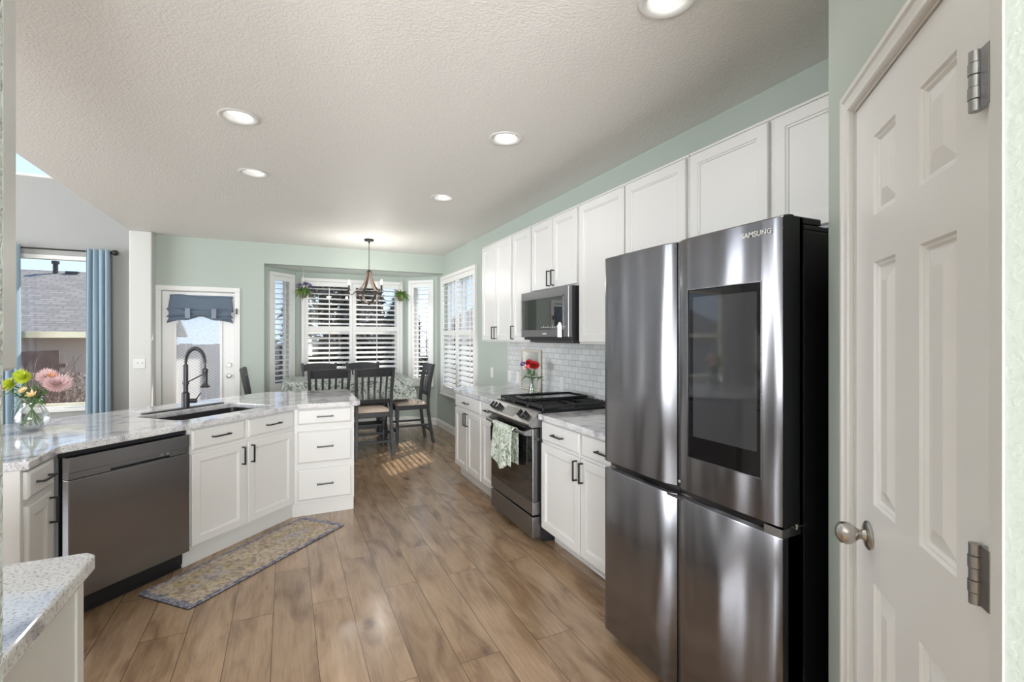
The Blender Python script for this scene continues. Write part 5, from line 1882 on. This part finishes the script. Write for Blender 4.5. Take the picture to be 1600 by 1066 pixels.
# ------------------------------------------------------------------ outdoors
gnd = MB().b(-40, 60, 7.45, 90, -0.35, -0.30).build('yard', DRYG)
struct(gnd)
struct(MB().b(-7, 6, 7.44, 11.5, -0.30, -0.12).build('patio_slab', CONC))
def house(label, x0, x1, y0, y1, eave, ridge, wm, vent=False, base=-0.3, axis='x'):
    h = thing('neighbor_house', label, 'house', (x0, y0, base))
    w, d = x1 - x0, y1 - y0
    e = eave - base
    r_ = ridge - base
    mb = MB()
    if axis == 'x':
        mb.rings([[(x, 0, 0), (x, d, 0), (x, d, e), (x, d / 2, r_ - 0.1), (x, 0, e)] for x in (0, w)])
    else:
        mb.rings([[(0, y, 0), (w, y, 0), (w, y, e), (w / 2, y, r_ - 0.1), (0, y, e)] for y in (0, d)])
    mb.build('walls', wm, h)
    L_ = 0.5
    for s in (0, 1):
        rf = MB()
        if axis == 'x':
            half = d / 2
            sl = math.hypot(half, r_ - e)
            ext = L_ / sl
            a = (-0.4, (-half * ext) if s == 0 else d + half * ext, e - (r_ - e) * ext)
            rf.M = Matrix()
            rise = math.atan2(r_ - e, half)
            ln = sl * (1 + ext)
            rf.b(0, w + 0.8, 0, ln, 0, 0.12)
            o = rf.build('roof', SHING, h)
            if s == 0:
                o.location = a
                o.rotation_euler = (rise, 0, 0)
            else:
                o.location = (w + 0.4, a[1], a[2])
                o.rotation_euler = (rise, 0, PI)
        else:
            half = w / 2
            sl = math.hypot(half, r_ - e)
            ext = L_ / sl
            rise = math.atan2(r_ - e, half)
            ln = sl * (1 + ext)
            rf.b(0, d + 0.8, 0, ln, 0, 0.12)
            o = rf.build('roof', SHING, h)
            if s == 0:
                o.location = (-half * ext, d + 0.4, e - (r_ - e) * ext)
                o.rotation_euler = (rise, 0, -PI / 2)
            else:
                o.location = (w + half * ext, -0.4, e - (r_ - e) * ext)
                o.rotation_euler = (rise, 0, PI / 2)
    mb = MB()
    for k in range(2):
        mb.b(w * (0.25 + 0.4 * k), w * (0.25 + 0.4 * k) + 1.1, -0.03, 0.02, e * 0.42, e * 0.78)
    mb.build('windows', BLKGL, h)
    return h
hA = house('beige neighbouring house with grey shingle roof and vent pipe, outside the left window', -15.5, -4.3, 15.5, 24.5, 1.62, 3.44, SIDING)
vp = MB().tube([(8.95, 4.2, 3.4), (8.95, 4.2, 4.08)], 0.065, 12).tube([(8.95, 4.2, 4.04), (8.95, 4.2, 4.13)], 0.10, 12)
vp.build('vent_pipe', BLKPL, hA, smooth=30)
MB().b(9.2, 9.5, 4.15, 4.45, 3.6, 3.83).build('roof_vent', BLKPL, hA)
house('tan neighbouring house with a gable, seen through the right wall shutter', 8.5, 17.5, 24, 33, 1.5, 3.7, SIDING2, axis='y')
def fence(label, p0, p1, z0, h):
    p0, p1 = Vector(p0), Vector(p1)
    d = p1 - p0
    f_ = thing('garden_fence', label, 'fence', (p0.x, p0.y, z0), math.atan2(d.y, d.x))
    mb = MB()
    rnd = random.Random(2)
    n = int(d.length / 0.145)
    for i in range(n):
        mb.b(i * 0.145, i * 0.145 + 0.138, 0, 0.02, 0.05, h - rnd.uniform(0, 0.03))
    mb.build('pickets', FENCE, f_)
    MB().b(0, d.length, 0.02, 0.06, 0.4, 0.49).b(0, d.length, 0.02, 0.06, h - 0.4, h - 0.31).build('rails', FENCE, f_)
fence('brown board fence behind the yard across the bay', (-2.7, 14.3), (9.5, 14.3), -0.3, 1.58)
fence('brown board fence by the neighbouring house, seen through the left window', (-9.0, 14.2), (-4.55, 14.2), -0.3, 1.45)
def tree(label, x, y, h, rad_, z0, seed, lm, n=2600, cat='tree', ls=0.16):
    rnd = random.Random(seed)
    t_ = thing('tree', label, cat, (x, y, z0), 0, 'trees in the yard')
    MB().tube([(0, 0, 0), (0.05, 0.02, h * 0.4), (0, 0, h * 0.85)], [0.14, 0.09, 0.03], 8).build('trunk', BARK, t_)
    mb = MB()
    for i in range(n):
        z = h * (0.12 + 0.88 * rnd.random() ** 0.8)
        q = rad_ * (1 - ((z / h - 0.35) / 0.7) ** 2 if z / h > 0.35 else 0.75 + 0.25 * z / h / 0.35)
        q = max(0.05, q) * math.sqrt(rnd.uniform(0.15, 1))
        a = rnd.uniform(0, 2 * PI)
        leaf_quad(mb, (q * math.cos(a), q * math.sin(a), z), (rnd.uniform(-1, 1), rnd.uniform(-1, 1), rnd.uniform(-0.5, 1)), rnd.uniform(0.7, 1.4) * ls, ls * 0.7, 0.2)
    mb.build('crown', lm, t_)
    return t_
tree('tall dark evergreen behind the left half of the bay shutter', 0.85, 12.3, 5.0, 0.95, -0.3, 1, TREEL, 6500)
tree('dark leafy tree right of the evergreen in the middle of the bay view', 1.75, 12.9, 4.0, 0.70, -0.3, 2, TREEL2, 4200)
tree('low dark shrub crown at the right end of the bay view', 2.75, 12.6, 2.75, 0.72, -0.3, 3, TREEL, 3600)
tree('brown shrub behind the left angled shutter', -0.65, 12.2, 2.05, 0.7, -0.3, 4, TREEL2, 2200)
tree('brown shrub seen through the right angled shutter', 4.1, 13.0, 2.1, 0.8, -0.3, 6, TREEL2, 2200)
tw_ = thing('dry_shrub', 'leafless reddish-brown shrub outside the lower left window', 'shrub', (-4.0, 11.2, -0.3))
rnd = random.Random(9)
mb = MB()
for i in range(150):
    a = rnd.uniform(0, 2 * PI)
    b0 = Vector((rnd.uniform(-0.9, 0.9), rnd.uniform(-0.3, 0.3), 0))
    d = Vector((math.cos(a) * 0.4, math.sin(a) * 0.4, 1)).normalized()
    hh = rnd.uniform(0.8, 1.6)
    mb.tube([b0, b0 + d * hh * 0.5, b0 + d * hh + Vector((rnd.uniform(-.2, .2), 0, 0))], [0.012, 0.008, 0.003], 4)
mb.build('branches', TWIG, tw_)
mb = MB()
for i in range(900):
    p = Vector((rnd.uniform(-1.1, 1.1), rnd.uniform(-0.4, 0.4), rnd.uniform(0.1, 1.15)))
    leaf_quad(mb, p, (rnd.uniform(-1, 1), rnd.uniform(-1, 1), rnd.uniform(-1, 1)), 0.07, 0.035, 0.2)
mb.build('dry_leaves', TWIG, tw_)
